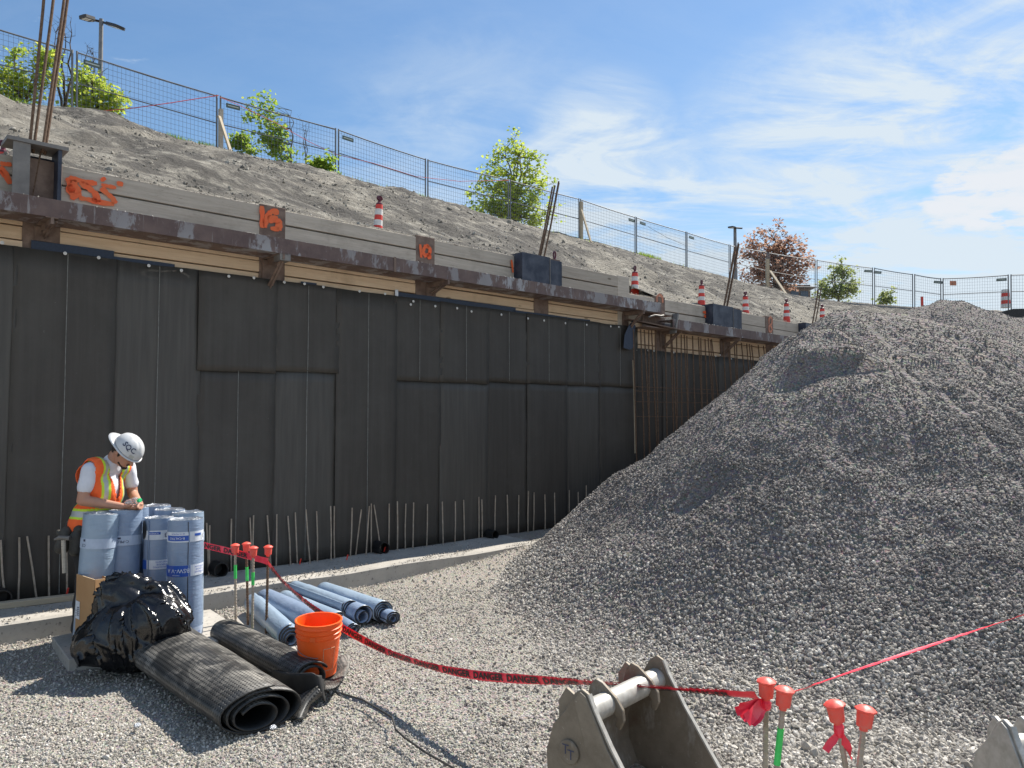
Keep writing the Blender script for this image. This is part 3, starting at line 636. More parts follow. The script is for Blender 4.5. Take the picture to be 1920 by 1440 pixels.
vs = [wal(x, y, .14)[2] for x, y in fl_] + [wal(x, y, .11)[2] for x, y in fl_]; k = len(fl_)
m.add(vs, [tuple(range(k)), tuple(range(k, 2 * k))[::-1]] + [(i, (i + 1) % k, k + (i + 1) % k, k + i) for i in range(k)])
tag(m.build('membrane_flap', M['strip'], origin=wal(1180, 640, .12)[2]), 'loose blue black flap hanging below the bracket at the wall step', 'flap')

# walers (steel beams along the wall) with brackets
def beam(s0, s1, z0, z1, o1, parent, name='beam'):
    m = MB(); t = .016
    wbox(m, s0, s1, o1 - t, o1, z0, z1); wbox(m, s0 + .003, s1 - .003, .03, o1 - t - .001, z0, z0 + t); wbox(m, s0 + .003, s1 - .003, .1, o1 - t - .001, z1 - t - .006, z1 - .006); wbox(m, s0 + .01, s1 - .01, .03, .045, z0 + t, z1 - .03)
    return m.build(name, M['waler'], parent)
def bracket(s, z, parent, o=.38, drop=.28, style=0):
    m = MB(); wbox(m, s - .012, s + .012, .0, o + .03, z - .065, z - .003); wbox(m, s - .05, s + .05, .0, o + .02, z - .012, z - .0025)
    a, c_ = WF(s + .02, o - .02, z - .03), WF(s + .02, .02, z - drop); m.bar(a, c_, .06, .012, WN); m.bar(a, c_, .012, .055, WN); wbox(m, s - .06, s + .09, .0, .02, z - drop - .05, z - .02)
    return m.build('bracket', M['rust'], parent)
z1t, z1b = wal(600, 452, .45)[1], wal(600, 484.6, .45)[1]
z1t, z1b = 3.69, 3.53
SE = wal(1240, 575, .38)[0]
w1 = empty('steel_waler', WF(3, .4, z1b), 'long rusty brown steel waler with peeling grey paint, along the left part of the wall', 'steel beam')
sj = wal(740, 480, .38)[0]
beam(-2.4, sj, z1b, z1t, .38, w1); beam(sj + .006, SE, z1b, z1t, .38, w1)
m = MB(); wbox(m, sj - .012, sj + .018, .381, .388, z1b - .01, z1t + .008); m.build('splice_weld', M['rust'], w1)
for x, dr in ((505, .32), (813, .14), (1180, .34), (75, .10)): bracket(ws(x, .1), z1b, w1, drop=dr)
m = MB(); P = wal(545, 478, .44)[2]; s_ = wal(545, 478, .44)[0]; wbox(m, s_ - .10, s_ + .02, .25, .40, z1b - .075, z1b - .004); m.build('end_plate', M['steelgrey'], w1)
z2t, z2b = 3.46, 3.30
S2 = wal(1262, 600, .38)[0]
w2 = empty('steel_waler', WF(12, .4, z2b), 'lower grey streaked steel waler starting at the step and running behind the gravel pile', 'steel beam')
beam(S2, 17.5, z2b, z2t, .38, w2)
for x in (1250, 1362): bracket(ws(x, .1), z2b, w2, drop=.3)
# end of the first beam: clamp and stub of a second channel
st = empty('channel_stub', WF(S2 - .3, .3, 3.3), 'short brown steel channel stub wedged between the ends of the two walers', 'steel channel')
m = MB(); wbox(m, SE - .1, S2 + .12, .05, .30, 3.52, 3.536); wbox(m, SE - .1, S2 + .12, .05, .065, 3.30, 3.52); wbox(m, SE - .3, S2 + .12, .05, .30, 3.285, 3.30); m.build('channel', M['rust'], st)
m = MB(); m.bar(WF(S2 + .14, .33, 3.56), WF(S2 + .02, .36, 3.22), .035, .12, WN); m.build('end_plate', M['steelgrey'], st)
m = MB(); m.bar(WF(SE - .55, .1, 3.40), WF(S2 + .35, .47, 3.255), .14, .014, V((0, 0, 1))); m.build('shelf_plate', M['rust'], st)
m = MB(); m.tube([WF(SE - .35, .38, 3.43), WF(SE - .22, .42, 3.47), WF(SE - .1, .44, 3.465), WF(SE - .03, .45, 3.48)], .014, 6); m.build('clamp_hook', M['steelgrey'], st)
# dirt crumbs along the beam and plank tops
pts, sz = [], []
for _ in range(5200):
    s = random.uniform(-1, 14); o = random.choice((random.uniform(.33, .38), random.uniform(-.05, -.005)))
    if o > 0: z = z1t if s < SE else z2t; z -= .003
    else: z = 4.115 if s < 8.6 else 3.87
    if o > 0 and nz(s * 1.5, 1, 1) < -.1: continue
    r_ = random.uniform(.006, .016 if random.random() < .9 else .03); P = WF(s, o, z); pts.append(P + V((0, 0, r_ * .2))); sz.append(r_)
scatter('dirt_crumbs', [tuple(p) for p in pts], sz, rk, 'pale crumbs of dirt lying along the tops of the beam and planks')

# ------------------------------------------------------------------ steel pile heads with bars
def pile_head(sc, w_, z0, z1, label, mat, style, bars, lean, blen):
    r = empty('pile_head', WF(sc, .15, z0), label, 'steel pile head')
    if style == 'open':
        a, c_ = sc - w_ / 2, sc + w_ / 2
        m = MB(); wbox(m, a, a + .13, .14, .155, z0, z1); wbox(m, a + .115, a + .13, -.1, .139, z0, z1); m.build('flange_plate', M['steelgrey'], r)
        m = MB(); wbox(m, a + .131, c_ - .03, -.12, -.10, z0, z1 - .03); m.build('web_plate', M['bluesteel'], r)
        m = MB(); wbox(m, c_ - .03, c_, -.1, .155, z0, z1); m.build('flange_plate', M['bluesteel'], r)
        m = MB(); wbox(m, a - .05, c_ + .05, -.12, .17, z1 + .001, z1 + .035); m.build('top_plate', M['steelgrey'], r)
        m = MB(); m.lathe([(.075, 0), (.08, .01), (.06, .02), (0, .022)], 16, WF(sc + .02, .03, z1 + .036)); m.build('collar', M['rust'], r)
        m = MB(); m.bar(WF(sc - .02, .0, z0), WF(sc + .05, .0, z1), .012, .012); m.build('brace', M['rebar'], r)
    else:
        a, c_ = sc - w_ / 2, sc + w_ / 2; k = a + w_ * .66
        m = MB(); wbox(m, a, k - .004, .15, .165, z0, z1); wbox(m, a, a + .015, -.1, .149, z0, z1); m.build('front_plate', mat, r)
        m = MB(); wbox(m, k + .006, c_, .12, .135, z0, z1 - .02); wbox(m, c_ - .015, c_, -.1, .119, z0, z1 - .02); m.build('side_plate', mat, r)
        m = MB(); wbox(m, k - .004, k + .006, .12, .172, z0, z1 - .005); m.build('weld_edge', M['steelgrey'], r)
        m = MB(); wbox(m, a + .02, c_ - .02, -.1, .12, z1 - .02, z1 + .004); m.build('top_plate', M['rust'], r)
    for i, (ds, do) in enumerate(bars):
        p = WF(sc + ds, do, z1 - .05 if style != 'open' else z1 - .03); m = MB(); d = WD * lean[i] + V((0, 0, 1)) + WN * .02
        m.tube([p, p + d * (blen * .5) + WD * .01, p + d * (blen + .04 * i)], .013, 8); m.build('rebar', M['rebar'], r)
    return r
hz0, hz1 = 3.68, 4.33
s0_, s1_ = wal(24, 300, .15)[0], wal(116, 300, .15)[0]
pile_head((s0_ + s1_) / 2, s1_ - s0_, z1t - .02, wal(70, 272, .16)[1], 'open steel pile head with very tall rusty bars at far left', None, 'open', [(-.05, .05), (-.01, .0), (.05, .06), (.075, .03)], [.045, .075, .085, .09], 2.6)
for (xa, xb, yt, zb, lab, ln, bl) in [(978, 1055, 472, z1t - .02, 'closed blue black steel pile head with leaning bars below the large green tree', .25, 1.15), (1335, 1391, 566, z2t - .02, 'blue black steel pile head further along, below the red tree', .32, 1.25), (1508, 1548, 600, z2t + .2, 'small dark pile head just above the left shoulder of the gravel pile', .34, .85)]:
    a, c_ = wal(xa, 520, .15)[0], wal(xb, 520, .15)[0]
    pile_head((a + c_) / 2, c_ - a, zb, wal((xa + xb) / 2, yt + 8, .16)[1], lab, M['bluesteel'], 'closed', [(.0, .05), (.05, .03), (.09, .07), (.13, .03)][:3 if xa > 1400 else 4], [ln, ln * 1.04, ln * 1.02, ln * .98], bl)

# ------------------------------------------------------------------ rebar
def bar_mesh(a, b_, r=.009, n=6):
    return MB().tube([a, V(a).lerp(V(b_), .5) + V((random.uniform(-.006, .006), random.uniform(-.006, .006), 0)), b_], r, n)
DW = [(126, 185, 146, 640), (152, 205, 150, 600), (338, 150, 338, 615), (498, 140, 505, 590), (528, 120, 525, 575), (645, 120, 680, 550), (727, 110, 722, 550), (822, 125, 845, 545), (885, 95, 905, 525), (977, 70, 1015, 535), (1068, 85, 1075, 505), (1188, 40, 1192, 510), (1220, 40, 1222, 485), (1373, 55, 1355, 485), (1452, 70, 1400, 460), (1520, 40, 1490, 470), (1537, 20, 1537, 445), (1560, 30, 1625, 445), (1690, 20, 1685, 425), (1760, 0, 1760, 430), (1833, 20, 1828, 405), (1900, 10, 1893, 410)]
DW = [(360 + a / 4.571, 940 + b_ / 4.571, 360 + c_ / 4.571, 940 + d / 4.571) for a, b_, c_, d in DW]
DW += [(a / 4, 940 + b_ / 4, c_ / 4, 940 + d / 4) for a, b_, c_, d in [(5, 290, 45, 750), (145, 270, 135, 740), (203, 262, 280, 720), (365, 258, 370, 715), (497, 345, 503, 710), (588, 420, 590, 690)]]
for x in (800, 831, 853, 871, 898, 904, 928, 952, 972, 990, 1000, 1022, 1041, 1068, 1083, 1100): DW.append((x + random.uniform(-2, 2), 942 - (x - 800) * .09 + random.uniform(-6, 6), x, 1128 - .135 * x + random.uniform(1, 7)))
SPL = {12: None, 14: 'starter bar leaning strongly to the right just before the crossing pair', 17: 'starter bar leaning left with its foot at the drain pipe', 5: 'starter bar leaning left behind the four slab bars', 22: 'leaning starter bar cut by the left edge of the photo', 24: 'starter bar leaning left between the photo edge and the worker', 25: 'straight starter bar just left of the worker tool pouch', 26: 'starter bar below the worker tool pouch'}
for iw, (a, b_, c_, d) in enumerate(DW):
    B = gnd(c_, d, .165)
    if (B - W0).dot(WN) < .04: B = wal(c_, d, .07)[2]; B.z = .165
    ll = (V((B.x, B.y, 0))); T = at(a, b_, B.y + random.uniform(-.04, .04))
    if (T - V((W0.x, W0.y, 0))).dot(WN) < .05: T = wal(a, b_, .06)[2]
    m = bar_mesh(B - V((0, 0, .03)), T, .0085); tag(m.build('starter_bar', M['rebargrey'], origin=B), SPL.get(iw) or 'dusty rebar starter bar standing in the footing at the foot of the membrane', 'rebar', 'starter bars along the footing')
rm = empty('rebar_cage', WF(11, .12, .17), 'row of tall dark vertical bars with thin cross bars in front of the far membrane', 'rebar cage')
vb = [(283, 345, 318, 1440), (368, 345, 405, 1440), (408, 350, 480, 1440), (458, 355, 462, 1440), (490, 350, 565, 1440), (536, 350, 566, 1440), (645, 390, 665, 1440), (706, 390, 740, 1440), (716, 390, 782, 1440), (772, 395, 770, 1440), (824, 405, 828, 1400), (857, 405, 912, 1320), (887, 420, 905, 1300), (951, 420, 985, 1270), (1017, 430, 1060, 1200), (1043, 445, 1055, 1200), (1092, 455, 1115, 1150), (1127, 445, 1180, 1080), (1154, 460, 1190, 1050), (1165, 455, 1250, 1020), (1297, 490, 1320, 950), (1350, 530, 1385, 880), (1368, 530, 1382, 880), (1420, 490, 1440, 830), (1446, 500, 1450, 800), (1500, 495, 1530, 760), (1560, 505, 1575, 720), (1590, 510, 1605, 700), (1615, 520, 1625, 660), (1690, 520, 1695, 600), (1750, 530, 1755, 580)]
for a, b_, c_, d in vb:
    xa, ya, xb, yb = 1140 + a / 6, 560 + b_ / 6, 1140 + c_ / 6, 560 + d / 6
    sa, za, Pa = wal(xa, ya, .14); sb, zb_, Pb = wal(xb, yb, .12); d_ = (sb - sa) / max(.2, za - zb_)
    E_ = WF(sa + d_ * min(za - .1, 2.6) * .8, .12, .1); bar_mesh(Pa, E_, .011, 6).build('vertical_bar', M['rebar'], rm)
for yb in (725, 753, 781, 560 + 990 / 6 + 8): 
    s0, z0, _ = wal(1192, yb, .135); m = MB(); m.tube([WF(s0, .135, z0), WF(s0 + 2, .137, z0 + .01), WF(s0 + 4.4, .135, z0)], .006, 5); m.build('cross_bar', M['rebar'], rm)

def capped_bar(base, top, label, mat, green, capr=.032, seed=0, group=None):
    r = empty('capped_rebar', base, label, 'capped rebar', group); base, top = V(base), V(top); d = (top - base).normalized()
    m = MB(); L_ = (top - base).length; pts_ = [base - d * .02]; rs = [.0105]
    k = int(L_ / .012)
    for i in range(k): q = base + d * (i + .5) * .012; pts_.append(q); rs.append(.0122 if i % 2 else .0098)
    m.tube(pts_ + [top], rs + [.0105], 8); m.build('bar', mat, r)
    if green:
        a, c_ = green; m = MB(); m.tube([base.lerp(top, a), base.lerp(top, c_)], .0132, 8); m.build('green_band', M['green_paint'], r)
    X = d.orthogonal().normalized(); Y = d.cross(X); R_ = capr
    m = MB(); m.lathe([(R_ * .86, -.055), (R_ * .88, -.05), (R_ * .98, -.002), (R_ * 1.2, .003), (R_ * 1.2, .008), (R_ * .8, .017), (R_ * .3, .022), (0, .023)], 24, top, ax=(X, Y, d), wob=lambda a, i: (.05 * math.cos(8 * a + seed) if i in (3, 4) else 0))
    m.lathe([(.015, -.07), (.015, -.054)], 10, top, ax=(X, Y, d)); m.build('cap', M['cap'], r, smooth=True)
    return r
lab = ['green marked capped bar, leftmost of the four on the painted slab', 'red capped rusty rebar standing furthest back of the four on the painted slab', 'frontmost red capped rebar of the four on the painted slab, green band', 'red capped rusty bar beside the pale blue lying roll, where the danger tape bends']
for i, (bx, by, tx, ty, mt, gr) in enumerate([(442, 1184, 441, 1024, 'rebargrey', (.62, .78)), (465, 1172, 462, 1021, 'rebar', (.55, .72)), (473, 1198, 475, 1029, 'rebargrey', (.6, .74)), (499, 1188, 503, 1027, 'rebar', None)]):
    B = gnd(bx, by, .02); T = at(tx, ty, B.y); capped_bar(B, T, lab[i], M[mt], gr, .031, i)
LP4 = gnd(499, 1188, .02)
lab = ['red capped grey bar tied with a bunch of danger tape, leftmost of the front four', 'red capped bar with green band close beside the tape bunch', 'red capped bar with two short red tape tails hanging from it', 'red capped bar with green mark, rightmost of the front four']
RB = []
for i, (bx, by, tx, ty, D, gr) in enumerate([(1434, 1500, 1437, 1281, 3.15, None), (1450, 1500, 1471, 1297, 3.05, (.60, .80)), (1597, 1500, 1565, 1324, 2.95, (.2, .42)), (1604, 1500, 1623, 1334, 2.92, (.42, .62))]):
    T = at(tx, ty, D); Bh = at(bx, by, D); d = (Bh - T).normalized(); B = T + d * ((T.z + .0) / -d.z if d.z < 0 else 1); capped_bar(B, T, lab[i], M['rebargrey'], gr, .0315, i * 1.3); RB.append((T, B))

# ------------------------------------------------------------------ danger tape
def ribbon(pts_, wd, txt, parent, name='tape', twist=None, mat=None, letters=.55, flip=False, up=None):
    P = [V(p) for p in pts_]; sp = []
    for i in range(len(P) - 1):
        p0, p1, p2, p3 = P[max(i - 1, 0)], P[i], P[i + 1], P[min(i + 2, len(P) - 1)]
        for k in range(10):
            t = k / 10; sp.append(.5 * ((2 * p1) + (p2 - p0) * t + (2 * p0 - 5 * p1 + 4 * p2 - p3) * t * t + (3 * p1 - p0 - 3 * p2 + p3) * t ** 3))
    sp.append(P[-1]); cl = [0]
    for a, b_ in zip(sp, sp[1:]): cl.append(cl[-1] + (b_ - a).length)
    def fr(l):
        i = 0
        while i < len(cl) - 2 and cl[i + 1] < l: i += 1
        t = (l - cl[i]) / max(1e-6, cl[i + 1] - cl[i]); p = sp[i].lerp(sp[i + 1], t); T = (sp[i + 1] - sp[i]).normalized()
        U = V((0, 0, 1)); U = (U - T * U.dot(T)).normalized(); a = twist(l / cl[-1]) if twist else .2 * math.sin(l * 3)
        n = T.cross(U); return p, (U * math.cos(a) + n * math.sin(a)), (n * math.cos(a) - U * math.sin(a)), T
    m = MB(); K = max(8, int(cl[-1] / .03)); vs = []
    for i in range(K + 1):
        p, u, n, T = fr(cl[-1] * i / K); ww = wd * (1 + .12 * nz(i * .15, 3)); fo = .004 * nz(i * .5, 1)
        vs += [p + u * ww / 2 + n * fo, p + n * .004, p - u * ww / 2 - n * fo]
    m.add(vs, [f for i in range(K) for f in ((3 * i, 3 * i + 3, 3 * i + 4, 3 * i + 1), (3 * i + 1, 3 * i + 4, 3 * i + 5, 3 * i + 2))])
    o = m.build(name, mat or M['tape'], parent, smooth='all')
    if txt:
        v2, f2 = text2d(txt, wd * letters * 1.75, .035); [setattr(v, 'x', v.x * 1.25) for v in v2]; W_ = max(v.x for v in v2) - min(v.x for v in v2); x0 = min(v.x for v in v2); step = W_ + wd * .55; l = .08; m = MB()
        while l + W_ < cl[-1]:
            sg = -1 if not flip else 1
            for side in (1, -1):
                vv = []
                for v in v2:
                    p, u, n, T = fr(l + (v.x - x0)); vv.append(p + u * (v.y) + n * (.0075 * side))
                m.add(vv, f2 if side == 1 else [f[::-1] for f in f2])
            l += step
        m.build('lettering', M['tapeblack'], parent)
    return o
A = V((LP4.x, LP4.y, 0)); B4 = V((RB[0][0].x, RB[0][0].y, 0))
t1 = empty('danger_tape', A + V((0, 0, .7)), 'long sagging red danger tape from the slab bars across the yard to the front bars', 'tape')
mid = [vplane(x, y, A, B4) for x, y in [(503, 1056), (530, 1090), (575, 1130), (640, 1176), (720, 1219), (800, 1247), (880, 1264), (960, 1272), (1050, 1277), (1140, 1282), (1250, 1291), (1340, 1298), (1420, 1304)]]
ribbon(mid, .052, 'DANGER', t1, twist=lambda t: .15 + (.9 * sst(t, .55, .95)) + .3 * math.sin(t * 17))
t2 = empty('danger_tape', at(503, 1050, A.y), 'straight red danger tape running left from the slab bars behind the standing rolls', 'tape')
ribbon([at(300, 1000, 6.75), at(378, 1021, 6.62), at(440, 1036, 6.48), at(503, 1053, 6.28)], .056, 'DANGER', t2, twist=lambda t: .1)
t3 = empty('danger_tape', RB[1][0], 'taut pink red danger tape rising from the front bars out to the right edge', 'tape')
ribbon([RB[1][0] + V((0, 0, -.03)) if 0 else at(1487, 1297, 3.05), at(1600, 1258, 3.25), at(1720, 1218, 3.5), at(1920, 1152, 4.0), at(2150, 1078, 4.7)], .026, None, t3, twist=lambda t: 1.0 + .5 * math.sin(t * 6))
# tied bunches and tails
tb = empty('tape_bunch', RB[0][0] + V((0, 0, -.09)), 'crumpled bunch of red danger tape knotted under the leftmost front cap', 'tape')
kp = RB[0][0] + (RB[0][1] - RB[0][0]).normalized() * .085
m = MB(); m.lathe([(.014, -.02), (.02, -.01), (.021, .008), (.014, .02)], 12, kp); m.build('knot', M['tape'], tb)
for k, (x, y, wd, tt) in enumerate([(1380, 1334, .035, .3), (1392, 1348, .04, .8), (1408, 1358, .045, 1.2), (1386, 1324, .03, -.5), (1400, 1350, .05, .1)]):
    e = at(x, y, 3.1 - .015 * k); ribbon([kp, kp.lerp(e, .3) + V((0, 0, .012)), kp.lerp(e, .7) + V((0, -.01, .006)), e], wd, 'DANGER' if k in (1, 2) else None, tb, 'tail', twist=lambda t, q=tt: q * t + .3, letters=.5)
tb = empty('tape_tails', RB[2][0] + V((0, 0, -.09)), 'two short red tape tails tied below the third front cap', 'tape')
kp = RB[2][0] + (RB[2][1] - RB[2][0]).normalized() * .085
m = MB(); m.lathe([(.013, -.03), (.019, -.01), (.019, .01), (.013, .024)], 12, kp); m.build('knot', M['tape'], tb)
for k, (x, y, wd) in enumerate([(1548, 1408, .028), (1598, 1425, .034)]):
    e = at(x, y, 2.93); ribbon([kp, kp.lerp(e, .35) + V((0, -.01, .0)), kp.lerp(e, .7), e], wd, 'DANGER' if k else None, tb, 'tail', twist=lambda t, q=k: .6 * t + .9 * q * t, letters=.6)

# ------------------------------------------------------------------ slabs, timber, pipes
def slab(pxs, z0, z1, label, name='concrete_slab', rough=.006):
    P = [gnd(x, y, z1) for x, y in pxs]; c_ = sum(P, V()) / len(P); m = MB(); n = len(P)
    m.add([p for p in P] + [V((p.x, p.y, z0)) for p in P], [tuple(range(n)), *[(i, n + i, n + (i + 1) % n, (i + 1) % n) for i in range(n)]])
    return tag(m.build(name, M['concrete'], origin=V((c_.x, c_.y, z0)), bevel=rough), label, 'slab')
slab([(97, 1194), (128, 1236), (330, 1215), (470, 1190), (395, 1142), (240, 1165)], -.05, .07, 'grey concrete slab under the cardboard box and the standing rolls')
ps_ = slab([(385, 1196), (470, 1232), (560, 1238), (640, 1200), (560, 1160), (455, 1148)], -.05, .02, 'pale concrete slab with green paint where the four capped bars stand')
for px in ([(398, 1182), (412, 1187), (428, 1184), (420, 1178)], [(470, 1200), (488, 1208), (484, 1212), (462, 1206)]):
    m = MB(); m.add([gnd(x, y, .0245) for x, y in px], [tuple(range(len(px)))[::-1]]); m.build('green_paint_mark', M['green_paint'], ps_)
m = MB(); a, c_ = gnd(-60, 1142, .2), gnd(150, 1118, .2); m.bar(a, c_, .09, .05); tag(m.build('timber_board', M['woodpale'], origin=a, bevel=.004), 'pale timber board lying on the footing at far left', 'board')
for i, (x, y, lab_) in enumerate([(920, 998, 'round black drain pipe end by the membrane foot, rightmost near the gravel pile'), (712, 1026, 'round black drain pipe end at the membrane foot, behind the leaning bars'), (408, 1064, 'round black drain pipe end behind the slab bars'), (0, 1112, 'round black drain pipe end at the left edge of the photo')]):
    s, z, P = wal(x, y, .14); r_ = .075 if i else .06; P = WF(s, .08, .17 + r_); m = MB()
    m.lathe([(r_, 0), (r_, .16), (r_ * .86, .16), (r_ * .84, .02), (0, .015)], 20, P, ax=(WD, V((0, 0, 1)), WN)); tag(m.build('drain_pipe', M['pipe'], origin=P, smooth=True), lab_, 'pipe')
for i, (x, y) in enumerate([(125, 1115), (562, 1058), (720, 1035), (650, 1050)]):
    P = gnd(x, y, .19); m = MB(); m.tube([P, P + V((.01, 0, .05)), P + V((.015, 0, .06))], .008, 6); tag(m.build('red_bar_tip', M['redwhite_r'], origin=P), ['small red painted bar tip beside the timber board', 'small red painted bar tip behind the lying blue rolls', 'small red painted bar tip right of the drain pipe end', 'small red painted bar tip left of the leaning bars'][i], 'marker', 'red painted tips on the footing')
m = MB(); pc = [(640, 1300), (680, 1312), (735, 1345), (742, 1368), (760, 1384), (800, 1412), (850, 1440), (900, 1470)]
m.tube([gnd(x, y, .03 + .01 * random.random()) for x, y in pc], .006, 6); tag(m.build('ground_cable', M['hose'], origin=gnd(640, 1300)), 'thin dark cable trailing over the gravel in front of the black roll', 'cable')
for x, y, lab_ in [(512, 1366, 'tiny clear plastic lid on the gravel right of the black roll end'), (258, 1362, 'tiny clear plastic scrap on the gravel left of the black roll')]:
    P = gnd(x, y, .025); m = MB(); m.lathe([(.018, 0), (.02, .008), (.014, .016), (.006, .02), (0, .02)], 12, P); tag(m.build('plastic_scrap', M['foil'], origin=P, smooth=True), lab_, 'litter')

# ------------------------------------------------------------------ delineators on the bank
def bank_z(P):
    best = None
    Q = P - V((W0.x, W0.y, 0)); 
    dep = bpy.context.evaluated_depsgraph_get(); return None
def make_delineator(label, open_handle):
    r = empty('delineator_post', (0, 0, 0), label, 'delineator', 'red and white delineator posts along the wall top')
    for pr, nm_, mt_ in (([(.07, -.12), (.07, 0.0), (.062, .14)], 'red_band', 'redwhite_r'), ([(.0615, .1405), (.0585, .2595)], 'white_band', 'redwhite_w'), ([(.058, .26), (.054, .37)], 'red_band', 'redwhite_r'), ([(.0535, .3705), (.0515, .4995)], 'white_band', 'redwhite_w'), ([(.051, .50), (.048, .6)], 'red_band', 'redwhite_r')):
        m = local(); m.lathe(pr, 20); m.build(nm_, M[mt_], r, smooth=True)
    m = local(); m.lathe([(.047, .6), (.045, .63), (.022, .65), (.02, .69)], 16); k = []
    for i in range(17): a = 2 * PI * i / 16; k.append((.036 * math.sin(a) * (.6 if open_handle else 1), 0, .745 + (.062 if open_handle else .04) * -math.cos(a)))
    m.tube(k, .012 if open_handle else .016, 6, cap=False)
    if not open_handle: m.box((0, 0, .745), (.05, .012, .06))
    m.build('handle', M['darkred'], r); return r
dl = [(4, 285, 262, .30, 0, .02, 'red and white delineator post cut by the left edge, beside the open pile head', .72), (708, 428, 366, .55, 0, .06, 'leaning red and white delineator post with dark round handle near the second number', 1),
      (1040, 560, 472, .4, 1, 0, 'red open handle of a delineator showing over the middle pile head', 1), (1190, 550, 499, .35, 1, .03, 'orange topped delineator post with open handle beside the short grey end post', 1),
      (1315, 568, 525, .5, 1, .04, 'delineator post with open dark handle, second to the right of the short grey end post', 1), (1398, 582, 546, .5, 0, .0, 'delineator post just right of the blue black pile head under the red tree', 1),
      (1475, 597, 560, .5, 0, 0, 'delineator post between the far plate number and the gravel pile', 1), (1542, 598, 570, .6, 0, .0, 'delineator post partly hidden behind the far bars at the gravel pile shoulder', 1)]
protos = {}
for x, yb, yt, up, oh, ln, lb, sc_ in dl:
    o_ = -up; s, z, P = wal(x, yb, o_)
    zt = wal(x, yt, o_)[1]; H_ = zt - z
    if oh not in protos: protos[oh] = make_delineator(lb, oh); r = protos[oh]
    else: r = copy_tree(protos[oh])
    r['label'] = lb; k = H_ / .80; k = min(1.25, max(.62, k))
    r.location = P + V((0, 0, H_ - .80 * k)); kw = max(k, 1.0) * (1.1 if x > 1000 else .95); r.scale = (kw, kw, k); r.rotation_euler = (0, ln, WROT)
# barrel on the far crest
P = at(1886, 577, 33.5); m_ = empty('traffic_barrel', P, 'orange and white striped traffic barrel by the far fence post at the right edge', 'barrel')
for i in range(5):
    m = MB(); m.lathe([(.19 - .008 * i, .16 * i), (.183 - .008 * i, .16 * i + .157)], 20, P); m.build('red_band' if i % 2 == 0 else 'pale_band', M['redwhite_r'] if i % 2 == 1 else M['redwhite_w'], m_, smooth=True)
P = at(1729, 572, 36); m = MB(); m.box(P + V((0, 0, .15)), (.09, .09, .5)); tag(m.build('red_stake', M['redwhite_r'], origin=P), 'thin red stake standing left of the second gravel summit', 'stake')
m = MB()
gp = [(1455, 548), (1500, 562), (1560, 570), (1640, 577), (1720, 583), (1760, 584)]; T_ = [at(x, y - 5, 35.4) for x, y in gp]; B_ = [p + V((0, -.35, -.55)) for p in T_]; n = len(gp)
m.add(T_ + B_ + [p + V((0, 1.2, -.05)) for p in T_], [(i, i + 1, n + i + 1, n + i) for i in range(n - 1)] + [(2 * n + i, 2 * n + i + 1, i + 1, i) for i in range(n - 1)])
tag(m.build('grey_geotextile', M['asphalt'], origin=T_[0]), 'long flat grey fabric edge along the far crest below the fence', 'geotextile')
m = MB(); gp = [(1870, 586), (1900, 579), (1960, 578), (2100, 586)]; T_ = [at(x, y, 30) for x, y in gp]; B_ = [p - V((0, 0, 1.2)) for p in T_]; n = 4
m.add(T_ + B_ + [p + V((0, 1, 0)) for p in T_], [(i, i + 1, n + i + 1, n + i) for i in range(n - 1)] + [(2 * n + i, 2 * n + i + 1, i + 1, i) for i in range(n - 1)])
tag(m.build('black_fabric', M['black'], origin=T_[0]), 'black fabric strip at the right edge behind the gravel pile', 'geotextile')

# ------------------------------------------------------------------ fence
def panel(a, b_, ta, tb, label, tagpos=None, midf=.5, pale=False):
    """a,b_ ground ends; ta,tb top ends"""
    r = empty('mesh_fence', a.lerp(b_, .5), label, 'fence panel', 'temporary mesh fence panels along the crest'); d = (b_ - a).normalized(); a2, b2, ta2, tb2 = a + d * .05, b_ - d * .05, ta + d * .05, tb - d * .05
    f = MB(); f.tube([a2 - V((0, 0, .3)), ta2 + V((0, 0, .03))], .024, 8); f.build('post', M['galv'], r)
    f = MB(); f.tube([b2 - V((0, 0, .3)), tb2 + V((0, 0, .03))], .024, 8); f.build('post', M['galv'], r)
    f = MB(); f.tube([ta2 + (tb2 - ta2) * t - V((0, 0, .02 * math.sin(PI * t))) for t in np.linspace(0, 1, 7)], .019, 6); f.build('top_rail', M['galv'], r)
    f = MB(); ma, mb = a2.lerp(ta2, midf), b2.lerp(tb2, midf); f.tube([ma, mb], .015, 6); f.build('middle_rail', M['galv'], r)
    f = MB(); L_ = (b2 - a2).length; n = int(L_ / .095)
    for i in range(1, n):
        t = i / n; p = a2.lerp(b2, t) - V((0, 0, .25)); q = ta2.lerp(tb2, t); f.bar(p, q, .0048, .0048)
    H_ = (ta2 - a2).length
    for z in np.arange(.0, 1.0, .13 / H_): f.bar(a2.lerp(ta2, z), b2.lerp(tb2, z), .0048, .0048)
    f.build('wire_mesh', M['galv'], r)
    for tp in (tagpos or []):
        c_ = ta2.lerp(tb2, tp) - V((0, 0, .17)); nn = V((0, 0, 1)).cross(d); s_ = MB(); s_.bar(c_ - d * .19, c_ + d * .19, .012, .115); t_ = s_.build('sign_tag', M['tag'], r)
        s_ = MB(); s_.bar(c_ - d * .15 - nn * .009, c_ + d * .15 - nn * .009, .006, .03); s_.build('print', M['tagpale'], t_, origin=r.location)
    return r
FP = [(-330, -30, 100), (-90, 28, 168), (140, 97, 210), (410, 181, 280), (632, 243, 326), (800, 300, 374), (955, 338, 414), (1087, 374, 445), (1192, 408, 472), (1287, 436, 500), (1368, 460, 521)]
tops = [wal(x, y, CO + .0)[2] for x, y, _ in FP]; bots = [wal(x, y + 3, CO)[2] for x, _, y in FP]
